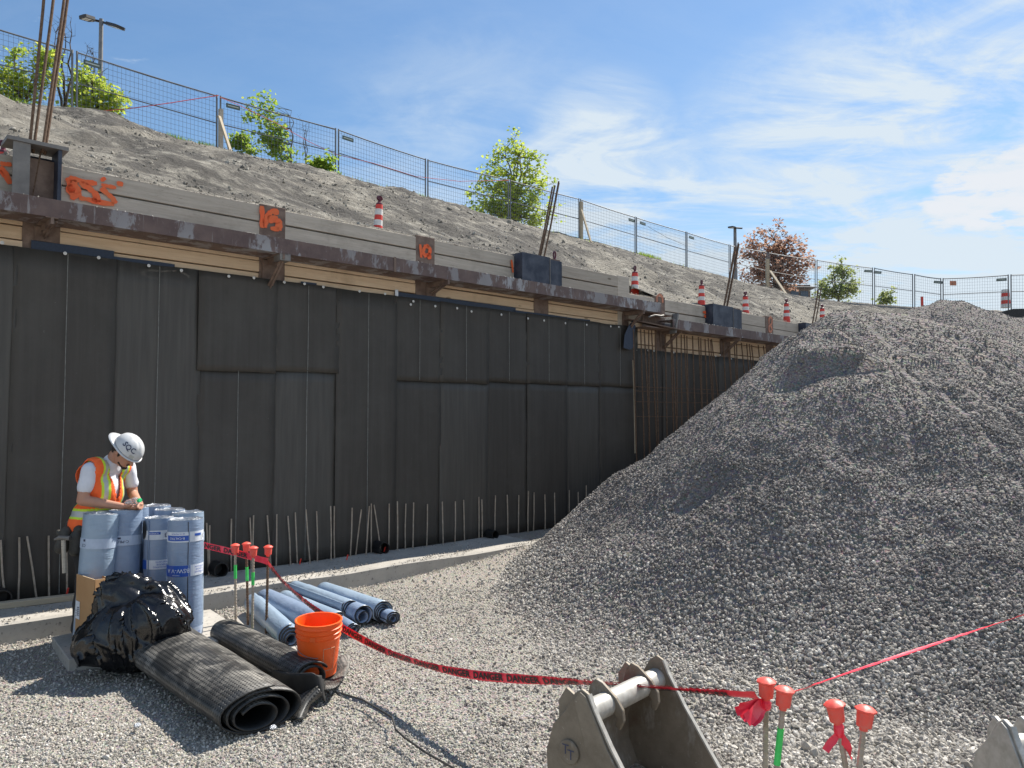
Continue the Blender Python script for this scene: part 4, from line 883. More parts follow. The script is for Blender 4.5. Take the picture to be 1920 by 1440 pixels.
names = ['cut by the left edge', 'behind the left bushes and tall bars', 'right of the twin lamp, crossed by red rope', 'in front of the sapling with sparse leaves', 'second right of the wooden prop at left', 'running into the large green tree from the left', 'behind the right half of the large green tree', 'right of the wooden prop beside the large green tree', 'left of centre of the bare blue stretch', 'ending at the red leaved tree']
for i in range(len(FP) - 1):
    panel(bots[i], bots[i + 1], tops[i], tops[i + 1], 'grey mesh fence panel ' + names[i], [.1] if i in (2, 3, 4, 9) else ([.93] if i == 7 else ([.12] if i == 8 else None)))
far = [(1368, 460, 521, 36.5), (1440, 474, 543, 37), (1530, 488, 560, 37.5), (1638, 503, 569, 36), (1713, 515, 576, 34.5), (1766, 523, 582, 33.5), (1893, 516, 577, 31.5), (2060, 508, 580, 30)]
names = ['behind the left half of the red leaved tree', 'behind the right half of the red leaved tree', 'behind the small pale green tree', 'with a small sapling at its foot, above the grey fabric edge', 'narrow one before the fence corner', 'facing the camera above the second gravel summit', 'at the right edge of the photo']
for i in range(len(far) - 1):
    a, b_ = far[i], far[i + 1]; panel(at(a[0], a[2], a[3]), at(b_[0], b_[2], b_[3]), at(a[0], a[1], a[3]), at(b_[0], b_[1], b_[3]), 'grey mesh fence panel ' + names[i], {2: [.93], 3: [.08], 4: [.9], 5: [.9]}.get(i))
c_ = at(1787, 531, 33.2); m = MB(); m.box(c_, (.28, .012, .2)); tag(m.build('pale_notice', M['paleorange'], origin=c_), 'small faded pink notice tied to the fence left of the far corner panel', 'sign')
# wooden props
for (px, yt, yb, bx, by, lb, o_) in [(414, 205, 284, 436, 288, 'wooden post with pale diagonal brace propping the fence left of the sapling', CO + .12), (1090, 378, 447, 1108, 449, 'brown wooden post with diagonal brace propping the fence beside the large green tree', CO + .12)]:
    B = wal(px, yb, o_)[2]; T = wal(px, yt, o_)[2]; r = empty('fence_prop', B, lb, 'wooden prop'); m = MB(); m.bar(B - V((0, 0, .2)), T, .10, .10); m.build('post', M['woodpale'] if px > 1000 else M['woodgrey'], r)
    E_ = wal(bx, by, o_ + .55)[2]; S_ = wal(px - (3 if px < 500 else 0), yt + (13 if px < 500 else 15), o_ + .1)[2]; m = MB(); m.bar(S_, E_ - V((0, 0, .1)), .09, .045); m.build('brace', M['woodpale'], r)
B, T = at(1439, 545, 36), at(1439, 486, 36); r = empty('fence_prop', B, 'brown wooden post with pale brace in front of the red leaved tree', 'wooden prop'); m = MB(); m.bar(B - V((0, 0, .3)), T, .16, .14); m.build('post', M['woodpale'], r)
m = MB(); m.bar(at(1444, 508, 35.7), at(1474, 552, 34.6), .12, .05); m.build('brace', M['woodpale'], r)
m = MB(); m.tube([wal(x, y, CO + .06)[2] for x, y in [(130, 212), (180, 209), (240, 204), (320, 193), (370, 185), (410, 179)]], .011, 5); tag(m.build('red_rope', M['rope'], origin=wal(240, 204, CO)[2]), 'thin red rope slung across the fence panel right of the left bushes', 'rope')
m = MB(); m.tube([wal(x, y, CO + .06)[2] for x, y in [(412, 182), (450, 198), (520, 232), (580, 266), (632, 290), (700, 306), (780, 331), (860, 340), (955, 338)]], .008, 5); tag(m.build('red_rope', M['rope'], origin=wal(632, 290, CO)[2]), 'thin red rope sagging along the fence behind the sapling', 'rope')
m = MB(); m.tube([wal(x, y, CO + .06)[2] for x, y in [(1215, 425), (1250, 445), (1285, 460)]], .008, 5); tag(m.build('dark_cable', M['hose'], origin=wal(1250, 445, CO)[2]), 'thin dark cable slanting across the far fence panel', 'cable')

# ------------------------------------------------------------------ lamp posts
def lamp(P, T, heads, label, r_=.06, w_=1):
    r = empty('street_lamp', P, label, 'street lamp'); m = MB(); m.tube([P, P.lerp(T, .5), T], [r_ * 1.15, r_, r_ * .85], 10); m.build('pole', M['galv'], r, smooth=True)
    for h0, h1 in heads:
        d = (h1 - h0).normalized(); Y = V((0, 0, 1)).cross(d).normalized(); Z = d.cross(Y); L_ = (h1 - h0).length
        m = MB(); m.bar(T - V((0, 0, .08)), h0, .05, .06); m.build('arm', M['darkmetal'], r)
        c_ = h0.lerp(h1, .5); m = MB(); m.prism([(-L_ / 2, -.05), (-L_ * .3, -.16), (L_ * .42, -.17), (L_ / 2, -.10), (L_ / 2, .10), (L_ * .42, .17), (-L_ * .3, .16), (-L_ / 2, .05)], .09, (c_, d, Y, Z)); hd = m.build('lamp_head', M['darkmetal'], r)
        m = MB(); [m.box(c_ + d * q * L_ - Z * .047, (L_ * .2, .22, .006), (d, Y, Z)) for q in (.02, .27)]; m.box(c_ - d * L_ * .3 - Z * .047, (L_ * .08, .08, .006), (d, Y, Z)); m.build('lens', M['lens'], hd, origin=r.location)
LPb = at(187, 225, 24); LPt = at(190, 36, 24)
h = lambda x, y, dz=0: at(x, y, 24)
lamp(LPb - V((0, 0, 1)), LPt, [(at(177, 38, 24), at(153, 30.5, 23.6)), (at(202, 45, 24), at(227, 52, 23.6))], 'grey lamp post with two dark flat heads above the left bushes', .075)
LPb = at(1379, 520, 48); LPt = at(1378, 426, 48); lamp(LPb - V((0, 0, 1)), LPt, [(at(1376, 427, 48), at(1369, 425.5, 47.5)), (at(1381, 427, 48), at(1388, 428, 47.5))], 'distant lamp post with two heads rising behind the left side of the red tree', .11)
P = at(1495, 560, 60); r = empty('far_building', P, 'low dark house roof showing beyond the crest through the red leaved tree', 'house')
x0, x1 = at(1385, 560, 60), at(1520, 560, 60); m = MB(); m.box((x0 + x1) / 2 + V((0, 3, .0)), (x1.x - x0.x, 6, 2.2)); m.build('walls', M['brick'], r)
m = MB(); zc = at(1450, 518, 60).z; ze = at(1450, 540, 60).z
m.add([V((x0.x - .4, 59.5, ze)), V((x1.x + .4, 59.5, ze)), V((x1.x + .4, 66.5, ze)), V((x0.x - .4, 66.5, ze)), V((x0.x + 1.5, 63, zc)), V((x1.x - 1.5, 63, zc))], [(0, 1, 5, 4), (1, 2, 5), (2, 3, 4, 5), (3, 0, 4), (0, 3, 2, 1)]); m.build('roof', M['roof'], r)
for x in (1490, 1508): m = MB(); m.box(at(x, 552, 59.96), (.6, .05, .5)); m.build('window', M['glass'], r)

# ------------------------------------------------------------------ trees
def tree(base, h_, lobes, nbr, nleaf, lsz, leafmat, label, barkmat, cat='tree', name='tree', stems=3, tr=.05, leaves=True, seed=1, order=.55, grow=.35):
    R_ = random.Random(seed); r = empty(name, base, label, cat); tb_ = MB(); lf = MB(); base = V(base)
    def inlobe():
        c_, rad = R_.choices(lobes, [l[1][0] * l[1][1] * l[1][2] for l in lobes])[0]
        while 1:
            q = V((R_.uniform(-1, 1), R_.uniform(-1, 1), R_.uniform(-1, 1)))
            if .3 < q.length < 1: break
        return V(c_) + V((q.x * rad[0], q.y * rad[1], q.z * rad[2]))
    st = []
    for i in range(stems):
        t = inlobe(); t.z = max(t.z, h_ * .6); t = t.lerp(V((0, 0, h_ * .95)), .5); mid_ = t * .5 + V((R_.uniform(-.1, .1) * h_, R_.uniform(-.1, .1) * h_, .08 * h_)); pts_ = [V((0, 0, -.3)) * 1]
        for k in range(1, 9): u = k / 8; pts_.append(mid_ * (2 * u * (1 - u)) + t * (u * u) + V((R_.gauss(0, .012), R_.gauss(0, .012), 0)) * h_)
        st.append(pts_); tb_.tube([base + p for p in pts_], [tr * (1 - .85 * k / 8) for k in range(9)], 6)
    def leaf(p, d):
        for _ in range(1):
            n = V((R_.gauss(0, .7), R_.gauss(0, .7), 1)).normalized(); X = n.cross(V((R_.gauss(0, 1), R_.gauss(0, 1), R_.gauss(0, .4)))).normalized(); Y = n.cross(X); s = lsz * R_.uniform(.6, 1.25)
            b0 = base + p; lf.add([b0 - X * s * .5 + Y * s * .15 + n * s * .12, b0 - Y * s * .45, b0 + X * s * .5 + Y * s * .15 + n * s * .12, b0 + Y * s * .62 - n * s * .1, b0 + Y * .12 * s - n * .05 * s],
                   [(4, 0, 1), (4, 1, 2), (4, 2, 3), (4, 3, 0)])
    tips = []
    for i in range(nbr):
        e = inlobe(); e *= 1.03; c_a = [(pts_[k], (pts_[k] - e).length + (2 if pts_[k].z > e.z + .02 * h_ else 0)) for pts_ in st for k in range(1, 9)]
        a = R_.choice(sorted(c_a, key=lambda q: q[1])[:4])[0]
        m_ = a.lerp(e, .5) + V((0, 0, -.06 * (e - a).length)) + V((R_.gauss(0, .04), R_.gauss(0, .04), R_.gauss(0, .04))) * (e - a).length
        br = [a * (1 - u) ** 2 + m_ * (2 * u * (1 - u)) + e * u * u for u in (0, .25, .5, .75, 1)]
        tb_.tube([base + p for p in br], [tr * .28, tr * .22, tr * .16, tr * .11, tr * .05], 4); tips.append((br, (e - a).length))
        for _ in range(2):
            u = R_.uniform(.35, .9); q = br[2].lerp(br[4], u); d = V((R_.gauss(0, 1), R_.gauss(0, 1), R_.uniform(.1, 1.2))).normalized() * .16 * h_ ** .7 * R_.uniform(.5, 1.2); tb_.tube([base + q, base + q + d], [tr * .09, tr * .04], 3); tips.append(([q, q + d * .25, q + d * .5, q + d * .75, q + d], d.length))
    if leaves:
        for i in range(nleaf):
            br, L_ = R_.choice(tips); u = 1 - R_.random() ** 1.5 * order; k = min(3, int(u * 4)); p = br[k].lerp(br[k + 1], u * 4 - k) + V((R_.gauss(0, 1), R_.gauss(0, 1), R_.gauss(0, 1))) * lsz * .75; leaf(p, None)
        lf.build('crown', leafmat, r)
    tb_.build('trunk', barkmat, r); return r
def px2m(D): return D / FPX
def crownlobes(base, D, items):                               # items: (px, py, rx px, ry px) seen at depth D
    out = []
    for x, y, rx, ry in items: c_ = at(x, y, D) - base; out.append((c_, (rx * px2m(D), rx * px2m(D) * .9, ry * px2m(D))))
    return out
def ptree(x, y, D, items, **k):
    b = at(x, y, D); h_ = max((at(i[0], i[1] - i[3], D) - b).z for i in items); return tree(b, h_, crownlobes(b, D, items), **{'nbr': 60, **k})
D = 23.5
ptree(38, 205, 17.5, [(20, 160, 42, 34), (22, 105, 14, 30), (60, 165, 34, 30), (82, 112, 16, 24), (95, 132, 28, 36), (-20, 160, 30, 30)], nbr=80, nleaf=1700, lsz=.095, leafmat=M['leafyellow'], label='bushy young green tree at the far left behind the tall bars', barkmat=M['barkdark'], seed=3, tr=.03)
ptree(185, 225, 19, [(188, 185, 44, 34), (153, 128, 18, 26), (160, 160, 30, 36), (218, 203, 24, 20), (140, 190, 30, 22)], nbr=80, nleaf=1700, lsz=.10, leafmat=M['leafyellow'], label='bright yellow green bush to the right of the paired fence posts at left', barkmat=M['barkdark'], seed=5, tr=.03)
ptree(118, 212, 18, [(125, 70, 18, 50), (100, 110, 22, 50), (108, 60, 10, 40)], nbr=34, nleaf=0, leaves=False, lsz=.1, leafmat=None, label='bare leafless young tree standing between the two left bushes', barkmat=M['barkdark'], seed=8, tr=.035, cat='bare tree', name='bare_tree')
ptree(168, 190, 20, [(170, 95, 14, 22)], nbr=16, nleaf=0, leaves=False, lsz=.1, leafmat=None, label='small bare twiggy tree just left of the twin lamp post', barkmat=M['barkdark'], seed=9, tr=.025, cat='bare tree', name='bare_tree')
ptree(545, 315, 22, [(482, 185, 8, 12), (490, 210, 20, 14), (500, 235, 16, 16), (468, 222, 16, 10), (515, 260, 14, 20), (540, 285, 16, 14), (500, 270, 30, 16), (525, 300, 22, 8)], nbr=46, nleaf=1050, lsz=.11, leafmat=M['leaf'], label='leaning sapling with sparse leaves rising above the fence in the left half', barkmat=M['bark'], seed=11, tr=.028, stems=2)
ptree(465, 300, 21, [(452, 272, 26, 14), (480, 285, 22, 12)], nbr=24, nleaf=520, lsz=.10, leafmat=M['leaf'], label='low green bush at the foot of the fence left of the leaning sapling', barkmat=M['bark'], seed=12, tr=.02, cat='bush', name='bush')
ptree(575, 318, 23, [(575, 260, 14, 30), (560, 240, 12, 30)], nbr=18, nleaf=0, leaves=False, lsz=.1, leafmat=None, label='thin bare twigs sticking up right of the leaning sapling', barkmat=M['bark'], seed=13, tr=.018, cat='bare tree', name='bare_tree')
ptree(595, 325, 21, [(590, 312, 24, 8), (622, 310, 12, 14), (618, 298, 7, 8)], nbr=26, nleaf=520, lsz=.11, leafmat=M['leaf'], label='small green shoots beside the paired fence posts right of the sapling', barkmat=M['bark'], seed=14, tr=.015, cat='bush', name='bush')
ptree(965, 428, 31, [(942, 260, 9, 22), (972, 275, 10, 24), (925, 300, 20, 28), (960, 320, 38, 40), (1000, 310, 20, 30), (905, 345, 26, 24), (880, 370, 20, 18), (1020, 350, 26, 32), (960, 380, 60, 36), (1040, 400, 24, 26), (900, 392, 30, 14), (995, 415, 40, 18)], nbr=170, nleaf=5200, lsz=.12, leafmat=M['leafyellow'], label='large bright green young maple behind the fence near the middle', barkmat=M['bark'], seed=21, tr=.07, stems=5)
ptree(1455, 548, 43, [(1450, 425, 14, 18), (1480, 440, 14, 20), (1445, 460, 38, 30), (1500, 470, 22, 26), (1395, 468, 32, 26), (1368, 498, 22, 18), (1405, 520, 30, 20), (1450, 500, 56, 30), (1515, 505, 20, 30), (1480, 530, 40, 16), (1525, 545, 14, 8)], nbr=160, nleaf=3700, lsz=.165, leafmat=M['leafred'], label='red and copper leaved maple beyond the crest', barkmat=M['barkdark'], seed=22, tr=.09, stems=4)
ptree(1573, 568, 40, [(1572, 495, 9, 16), (1572, 520, 22, 22), (1545, 530, 16, 22), (1600, 525, 18, 24), (1575, 548, 42, 16), (1535, 556, 18, 8)], nbr=90, nleaf=2200, lsz=.13, leafmat=M['leafpale'], label='pale green small tree right of the red leaved tree', barkmat=M['bark'], seed=23, tr=.04, stems=4)
ptree(1662, 574, 38, [(1662, 555, 12, 14), (1674, 548, 5, 10), (1655, 564, 14, 6)], nbr=24, nleaf=330, lsz=.15, leafmat=M['leafpale'], label='little sapling at the foot of the fence between the last straight posts', barkmat=M['bark'], seed=24, tr=.02, name='sapling')
gr = MB(); 
for _ in range(2600):
    x = random.choice((random.uniform(0, 240), random.uniform(0, 60), random.uniform(310, 360), random.uniform(370, 400), random.uniform(580, 640), random.uniform(770, 800), random.uniform(1195, 1240), random.uniform(1200, 1225), random.uniform(400, 1300)))
    i = x; yb = np.interp(x, [c[0] for c in CR], [c[1] for c in CR]); P = wal(x, yb + 3, CO + random.uniform(-.3, .35))[2]; h__ = random.uniform(.06, .2); d = V((random.gauss(0, .35), random.gauss(0, .35), 1)) * h__; wv = V((random.gauss(0, 1), random.gauss(0, 1), 0)).normalized() * .014
    gr.add([P - wv - V((0, 0, .05)), P + wv - V((0, 0, .05)), P + d], [(0, 1, 2)])
tag(gr.build('grass_tufts', M['leaf'], origin=(0, 0, 0)), 'thin tufts of green grass along the crest of the bank', 'grass', kind='stuff')

# ------------------------------------------------------------------ standing blue rolls
def wrap_text(txt, size, C_, r, X, Y, Z, ang, z, rot180, mat, parent, name='lettering', off=.0035):
    vs, fs = text2d(txt, size); m = MB(); out = []
    W_ = max([abs(v.x) for v in vs] + [.01]); keep = []
    for v in vs:
        vx, vy = (-v.x, -v.y) if rot180 else (v.x, v.y); a = ang + vx / r; out.append(C_ + X * ((r + off) * math.cos(a)) + Y * ((r + off) * math.sin(a)) + Z * (z + vy))
    m.add(out, fs); return m.build(name, mat, parent, origin=parent.location if parent.parent is None else parent.parent.location)
def std_roll(base, top, rad, label, film, bands, seed, seam=None, hole=False):
    r = empty('standing_roll', base, label, 'membrane roll', 'blue membrane rolls standing on end'); base, top = V(base), V(top); Z = (top - base).normalized(); H_ = (top - base).length
    dC = V((EYE.x - base.x, EYE.y - base.y, 0)).normalized(); Y = Z.cross(dC).normalized(); X = Y.cross(Z).normalized()   # X faces the camera, Y to the right
    wob = lambda a, i: .012 * math.sin(2 * a + seed) + .010 * nz(math.cos(a) * 2, math.sin(a) * 2, i * .13 + seed, 1.2) + .012 * nz(math.cos(a) * 5, math.sin(a) * 5, i * .6 + seed)
    def RR(a, zf): return rad * (1 + wob(a, zf * 26))
    n, K = 44, 26; m = MB(); m.lathe([(rad * (1 if 0 < i < K else .985), H_ * i / K) for i in range(K + 1)], n, base, ax=(X, Y, Z), wob=wob); m.f = [f for f in m.f if len(f) == 4]; m.m = [0] * len(m.f); m.build('film', film, r, smooth='all')
    # rolled layers seen at the end
    m = MB(); turns = 5; q = 150; vs = []
    for i in range(q + 1):
        a = i / q * turns * 2 * PI + seed; rr = rad * (.26 + .72 * i / q) * (1 + .03 * nz(i * .2, seed)); zz_ = H_ * 1.0 + .010 * nz(i * .35, seed, 3) + .006 * nz(i * 1.3, seed, 8)
        c_ = base + X * (rr * math.cos(a)) + Y * (rr * math.sin(a)); vs += [c_ + Z * (H_ - .06), c_ + Z * (zz_ + .004), base + X * (rr * .965 * math.cos(a)) + Y * (rr * .965 * math.sin(a)) + Z * (zz_ - .006), base + X * (rr * .94 * math.cos(a)) + Y * (rr * .94 * math.sin(a)) + Z * (H_ - .03)]
    m.add(vs, [f for i in range(q) for f in ((4 * i, 4 * i + 4, 4 * i + 5, 4 * i + 1), (4 * i + 1, 4 * i + 5, 4 * i + 6, 4 * i + 2), (4 * i + 2, 4 * i + 6, 4 * i + 7, 4 * i + 3))]); m.build('rolled_end', M['foil'], r)
    m = MB(); m.lathe([(rad * .9, H_ - .045), (0, H_ - .05)], 24, base, ax=(X, Y, Z)); m.build('inner_layers', M['black'], r)
    if seam is not None:
        m = MB(); vs = []
        for i in range(K + 1):
            zf = i / K; a = seam + .03 * nz(zf * 3, seed)
            for da, dr in ((-.02, .001), (-.014, .006), (.05, .007), (.055, .001)): rr = RR(a, zf) + dr; vs.append(base + X * (rr * math.cos(a + da)) + Y * (rr * math.sin(a + da)) + Z * (H_ * (.02 + .97 * zf)))
        m.add(vs, [(4 * i + j, 4 * i + 4 + j, 4 * i + 5 + j, 4 * i + 1 + j) for i in range(K) for j in range(3)]); m.f = m.f; m.build('sheet_edge', film, r)
        m = MB(); vs = []
        for i in range(K + 1):
            zf = i / K; a = seam + .03 * nz(zf * 3, seed)
            for da in (-.055, -.018): rr = RR(a, zf) + .0035; vs.append(base + X * (rr * math.cos(a + da)) + Y * (rr * math.sin(a + da)) + Z * (H_ * (.02 + .97 * zf)))
        m.add(vs, [(2 * i, 2 * i + 1, 2 * i + 3, 2 * i + 2) for i in range(K)]); m.build('seam_gap', M['tapeblack'], r)
    if hole:
        m = MB(); a0 = -1.15; vs = []
        for k in range(14): t = 2 * PI * k / 14; a = a0 + .28 * math.cos(t); rr = rad * 1.02 + .004; vs.append(base + X * (rr * math.cos(a)) + Y * (rr * math.sin(a)) + Z * (H_ - .085 + .075 * math.sin(t)))
        m.add(vs, [tuple(range(14))]); m.build('dark_opening', M['tapeblack'], r)
    for (zc, hh, mt, blocks, texts) in bands:
        def arc(a0, a1, z0, z1, off, mat, nm, par=r):
            m = MB(); k = max(3, int((a1 - a0) / .14)); vs = []
            for i in range(k + 1):
                a = a0 + (a1 - a0) * i / k
                for z in (z0, z1): rr = RR(a, z / H_) + off; vs.append(base + X * (rr * math.cos(a)) + Y * (rr * math.sin(a)) + Z * z)
            m.add(vs, [(2 * i, 2 * i + 2, 2 * i + 3, 2 * i + 1) for i in range(k)]); return m.build(nm, mat, par, origin=r.location)
        bd = arc(-PI, PI, zc - hh / 2, zc + hh / 2, .0035, mt, 'paper_band')
        for (a0, a1, dz0, dz1, bm_) in blocks: arc(a0, a1, zc + dz0, zc + dz1, .005, bm_, 'print_block', bd)
        for (tx, sz_, a, dz, flip_, tm) in texts: wrap_text(tx, sz_, base, rad * 1.012, X, Y, Z, a, zc + dz, flip_, tm, bd, off=.0075)
    return r
PB, PD, PW, PP, PBL = M['printblue'], M['printdark'], M['printwhite'], M['paper'], M['paleband']
def rollpos(xb, xt, yt, D, Dt=None):
    T = at(xt, yt, Dt or D); B = at(xb, 1100, D); return V((B.x, B.y, .05)), T
def lines(a, n, w_, mt=PB): return [('ELASTOMERIC', .017, a, .026 - .018 * i, True, mt) for i in range(n)]
b_, t_ = rollpos(172, 190, 963, 5.95, 5.98)
std_roll(b_, t_, .125, 'pale blue membrane roll leaning on end inside the cardboard box', M['film2'], [(.77, .075, PBL, [(-.95, -.80, .015, .032, PD)], [('CE', .03, -.86, -.012, True, PD)])], 1.1)
b_, t_ = rollpos(226, 236, 956, 6.1, 6.15)
std_roll(b_, t_, .123, 'blue membrane roll bulging at its right side, just below the worker hands', M['film'], [(.765, .075, PBL, [(-.45, -.2, .012, .026, PD), (-.62, -.52, -.018, .004, PD)], [('C-PRO 1', .03, -.2, -.006, True, PD)])], 2.3)
b_, t_ = rollpos(246, 250, 951, 6.33)
std_roll(b_, t_, .115, 'blue membrane roll tucked behind the bulging one', M['film'], [], 3.9)
b_, t_ = rollpos(288, 290, 948, 6.62)
std_roll(b_, t_, .128, 'tallest blue roll standing at the back of the cluster', M['film'], [(.74, .07, PBL, [], [])], 4.2)
b_, t_ = rollpos(314, 318, 955, 6.5)
std_roll(b_, t_, .12, 'blue roll half hidden in the middle of the standing cluster', M['film'], [], 5.7)
b_, t_ = rollpos(352, 352, 960, 6.42)
std_roll(b_, t_, .125, 'blue roll at the back right of the standing cluster', M['film2'], [(.74, .07, PBL, [], [])], 6.1)
b_, t_ = rollpos(300, 300, 970, 6.22)
std_roll(b_, t_, .12, 'front blue roll with printed white bands and a dark opening at its top left', M['film'], [(.80, .072, PP, [(-.75, .05, .004, .026, PB), (-1.35, -1.05, -.02, .012, PB)], [('SOPREMA', .016, -.35, .0145, True, PW), ('3', .05, .35, 0, True, PD), ('CE', .03, 1.1, 0, True, PB)]), (.57, .072, PP, [(-1.4, -.85, -.036, .036, PB)], [('ETANCHEITE', .018, .2, .022, True, PB), ('MEMBRANE', .018, .2, .002, True, PB), ('WATERPROOFING', .018, .25, -.018, True, PB)])], 7.3, seam=-.72, hole=True)
b_, t_ = rollpos(348, 348, 973, 6.02)
std_roll(b_, t_, .128, 'front right blue roll with dark seam and blue band reading BSW-V upside down', M['film'], [(.815, .078, PP, [(-1.15, .22, -.028, .012, PB), (.52, .98, .004, .022, PB)], [('B-CALTRO', .024, -.47, -.008, True, PW), ('3', .05, 1.15, 0, True, PD), ('SB-VA PREMIUM', .014, -.4, .026, True, PB)]), (.56, .085, PP, [(-1.5, .28, -.042, .042, PB)], [('BSW-V A', .044, -.42, .004, True, PW), ('PREMIUM', .013, -.5, -.03, True, PW), ('MEMBRANE', .017, .85, .026, True, PB), ('ETANCHE', .017, .85, .006, True, PB), ('MEMBRANE', .017, .85, -.014, True, PB)]), (.09, .07, PBL, [], [('WWW', .03, .6, 0, True, PB)])], 8.8, seam=.18)

# ------------------------------------------------------------------ lying rolls
def lying(pa, pb, ra, rb, flat, label, mat, turns, name='lying_roll', group='blue membrane rolls lying in a pile', seed=0, thick=.006, endmat=None, inner=.35, za=0, zb=0, fill=True, spread=.0):
    """spiral sheet extruded from ground point pa to pb; ra/rb half widths, flat = height/width"""
    r = empty(name, pa, label, 'membrane roll', group); A_, B_ = V(pa), V(pb); d = (B_ - A_); L_ = d.length; d.normalize(); S = d.cross(V((0, 0, 1))).normalized(); U = S.cross(d)
    q = int(turns * 34); K = 20; vs = []; uvs = []
    def pt(i, t, off=0):
        f = i / q; a = -f * turns * 2 * PI + PI * .5 + seed; g = 1 - (1 - inner) * f; R_ = (ra + (rb - ra) * t) * g - off; fl_ = flat + (1 - flat) * .35 * f
        wv = 1 + .03 * nz(math.cos(a) * 2, math.sin(a) * 2, t * 3 + seed) + .02 * nz(i * .1, t * 6, seed)
        base_ = (ra + (rb - ra) * t) * flat; sag = 0
        return A_ + d * (L_ * t + .008 * nz(i * .15, seed, 4)) + S * (R_ * wv * math.cos(a) + spread * f) + U * (R_ * wv * math.sin(a) * fl_ + base_ - (1 - g) * base_ * .45) + V((0, 0, za + (zb - za) * t))
    m = MB(); arc = 0; arcs = [0]
    for i in range(1, q + 1): arcs.append(arcs[-1] + (pt(i, .5) - pt(i - 1, .5)).length)
    for i in range(q + 1):
        for j in range(K + 1): vs.append(pt(i, j / K)); uvs.append((arcs[i], L_ * j / K))
    m.add(vs, [(i * (K + 1) + j, (i + 1) * (K + 1) + j, (i + 1) * (K + 1) + j + 1, i * (K + 1) + j + 1) for i in range(q) for j in range(K)])
    o = m.build('sheet', [mat, endmat or mat], r, smooth='all'); o.modifiers.new('t', 'SOLIDIFY').thickness = thick; o.modifiers['t'].offset = 0; o.modifiers['t'].material_offset_rim = 1; o.modifiers['t'].material_offset = 1 if name == 'dimpled_roll' else 0
    ul = o.data.uv_layers.new(name='UVMap'); ul.data.foreach_set('uv', np.array([uvs[l.vertex_index] for l in o.data.loops], dtype=np.float32).ravel())
    return r
EB = M['black']
LR = [((478, 1150), (546, 1216), .098, .098, .92, 'pale blue roll lying nearest the capped bars', 3.4, 0), ((497, 1140), (604, 1192), .098, .10, .9, 'blue roll lying second from the capped bars, behind the orange pail', 3, .0),
      ((533, 1132), (634, 1176), .075, .075, .85, 'narrow blue roll half hidden between two larger lying rolls', 3, 0), ((572, 1126), (680, 1172), .095, .10, .9, 'blue roll with wide open end lying in the middle of the pile', 1.8, 0),
      ((607, 1124), (718, 1166), .095, .10, .92, 'blue roll with many layers in its end, second from the right of the pile', 4, 0.0), ((665, 1136), (737, 1170), .07, .07, .8, 'short dark ended roll rightmost in the lying pile', 3.2, 0),
      ((552, 1124), (656, 1166), .078, .08, .9, 'long blue roll lying on top of the others under the danger tape', 3, .055), ((600, 1146), (664, 1188), .06, .06, .7, 'squashed dark roll end at the front of the lying pile', 2.4, 0)]
for i, (a, b_, ra, rb, fl_, lb, tn, zz0) in enumerate(LR):
    lying(gnd(*a, .0), gnd(*b_, .0), ra, rb, fl_, lb, M['film2'] if i % 2 == 0 else M['film'], tn, seed=i * .9, endmat=EB, za=zz0, zb=zz0, thick=.011)
# ------------------------------------------------------------------ black dimpled sheet rolls
lying(gnd(300, 1234), gnd(497, 1368), .32, .275, .43, 'big oval roll of black dimpled drainage sheet lying in front', M['dimple'], 3.2, 'dimpled_roll', 'black dimpled sheet rolls and offcuts', .2, .009, EB, .34, spread=.05)
lying(gnd(420, 1205), gnd(583, 1296), .12, .125, .75, 'smaller roll of black dimpled sheet behind the big oval roll', M['dimple'], 1.7, 'dimpled_roll', 'black dimpled sheet rolls and offcuts', 1.2, .012, EB, .6)
def sheet_piece(pts_rows, label, mat, back=None, name='sheet_offcut'):
    m = MB(); R_, C_ = len(pts_rows), len(pts_rows[0]); n = 6; vs = []; uvs = []
    def cr(P, t):
        k = min(len(P) - 2, int(t)); u = t - k; p0, p1, p2, p3 = P[max(k - 1, 0)], P[k], P[k + 1], P[min(k + 2, len(P) - 1)]
        return .5 * ((2 * p1) + (p2 - p0) * u + (2 * p0 - 5 * p1 + 4 * p2 - p3) * u * u + (3 * p1 - p0 - 3 * p2 + p3) * u ** 3)
    rows_ = [[cr(row, c * (C_ - 1) / (n * (C_ - 1))) for c in range(n * (C_ - 1) + 1)] for row in pts_rows]; W_ = len(rows_[0]); H_ = n * (R_ - 1) + 1
    for j in range(H_):
        t = j / n
        for i in range(W_): p = cr([row[i] for row in rows_], t); e = .008 * random.uniform(-1, 1) if i in (0, W_ - 1) or j in (0, H_ - 1) else 0; vs.append(p + V((e, e, 0)))
    u0 = [0.0]
    for i in range(1, W_): u0.append(u0[-1] + (vs[i] - vs[i - 1]).length)
    v0 = [0.0]
    for j in range(1, H_): v0.append(v0[-1] + (vs[j * W_] - vs[(j - 1) * W_]).length)
    m.add(vs, [(j * W_ + i, j * W_ + i + 1, (j + 1) * W_ + i + 1, (j + 1) * W_ + i) for j in range(H_ - 1) for i in range(W_ - 1)]); o = m.build(name, mat, origin=V((vs[0].x, vs[0].y, 0)), smooth='all')
    ul = o.data.uv_layers.new(name='UVMap'); ul.data.foreach_set('uv', np.array([(u0[l.vertex_index % W_], v0[l.vertex_index // W_]) for l in o.data.loops], dtype=np.float32).ravel())
    o.modifiers.new('t', 'SOLIDIFY').thickness = .008; return tag(o, label, 'sheet offcut', 'black dimpled sheet rolls and offcuts')
G = lambda x, y, z: gnd(x, y, z)
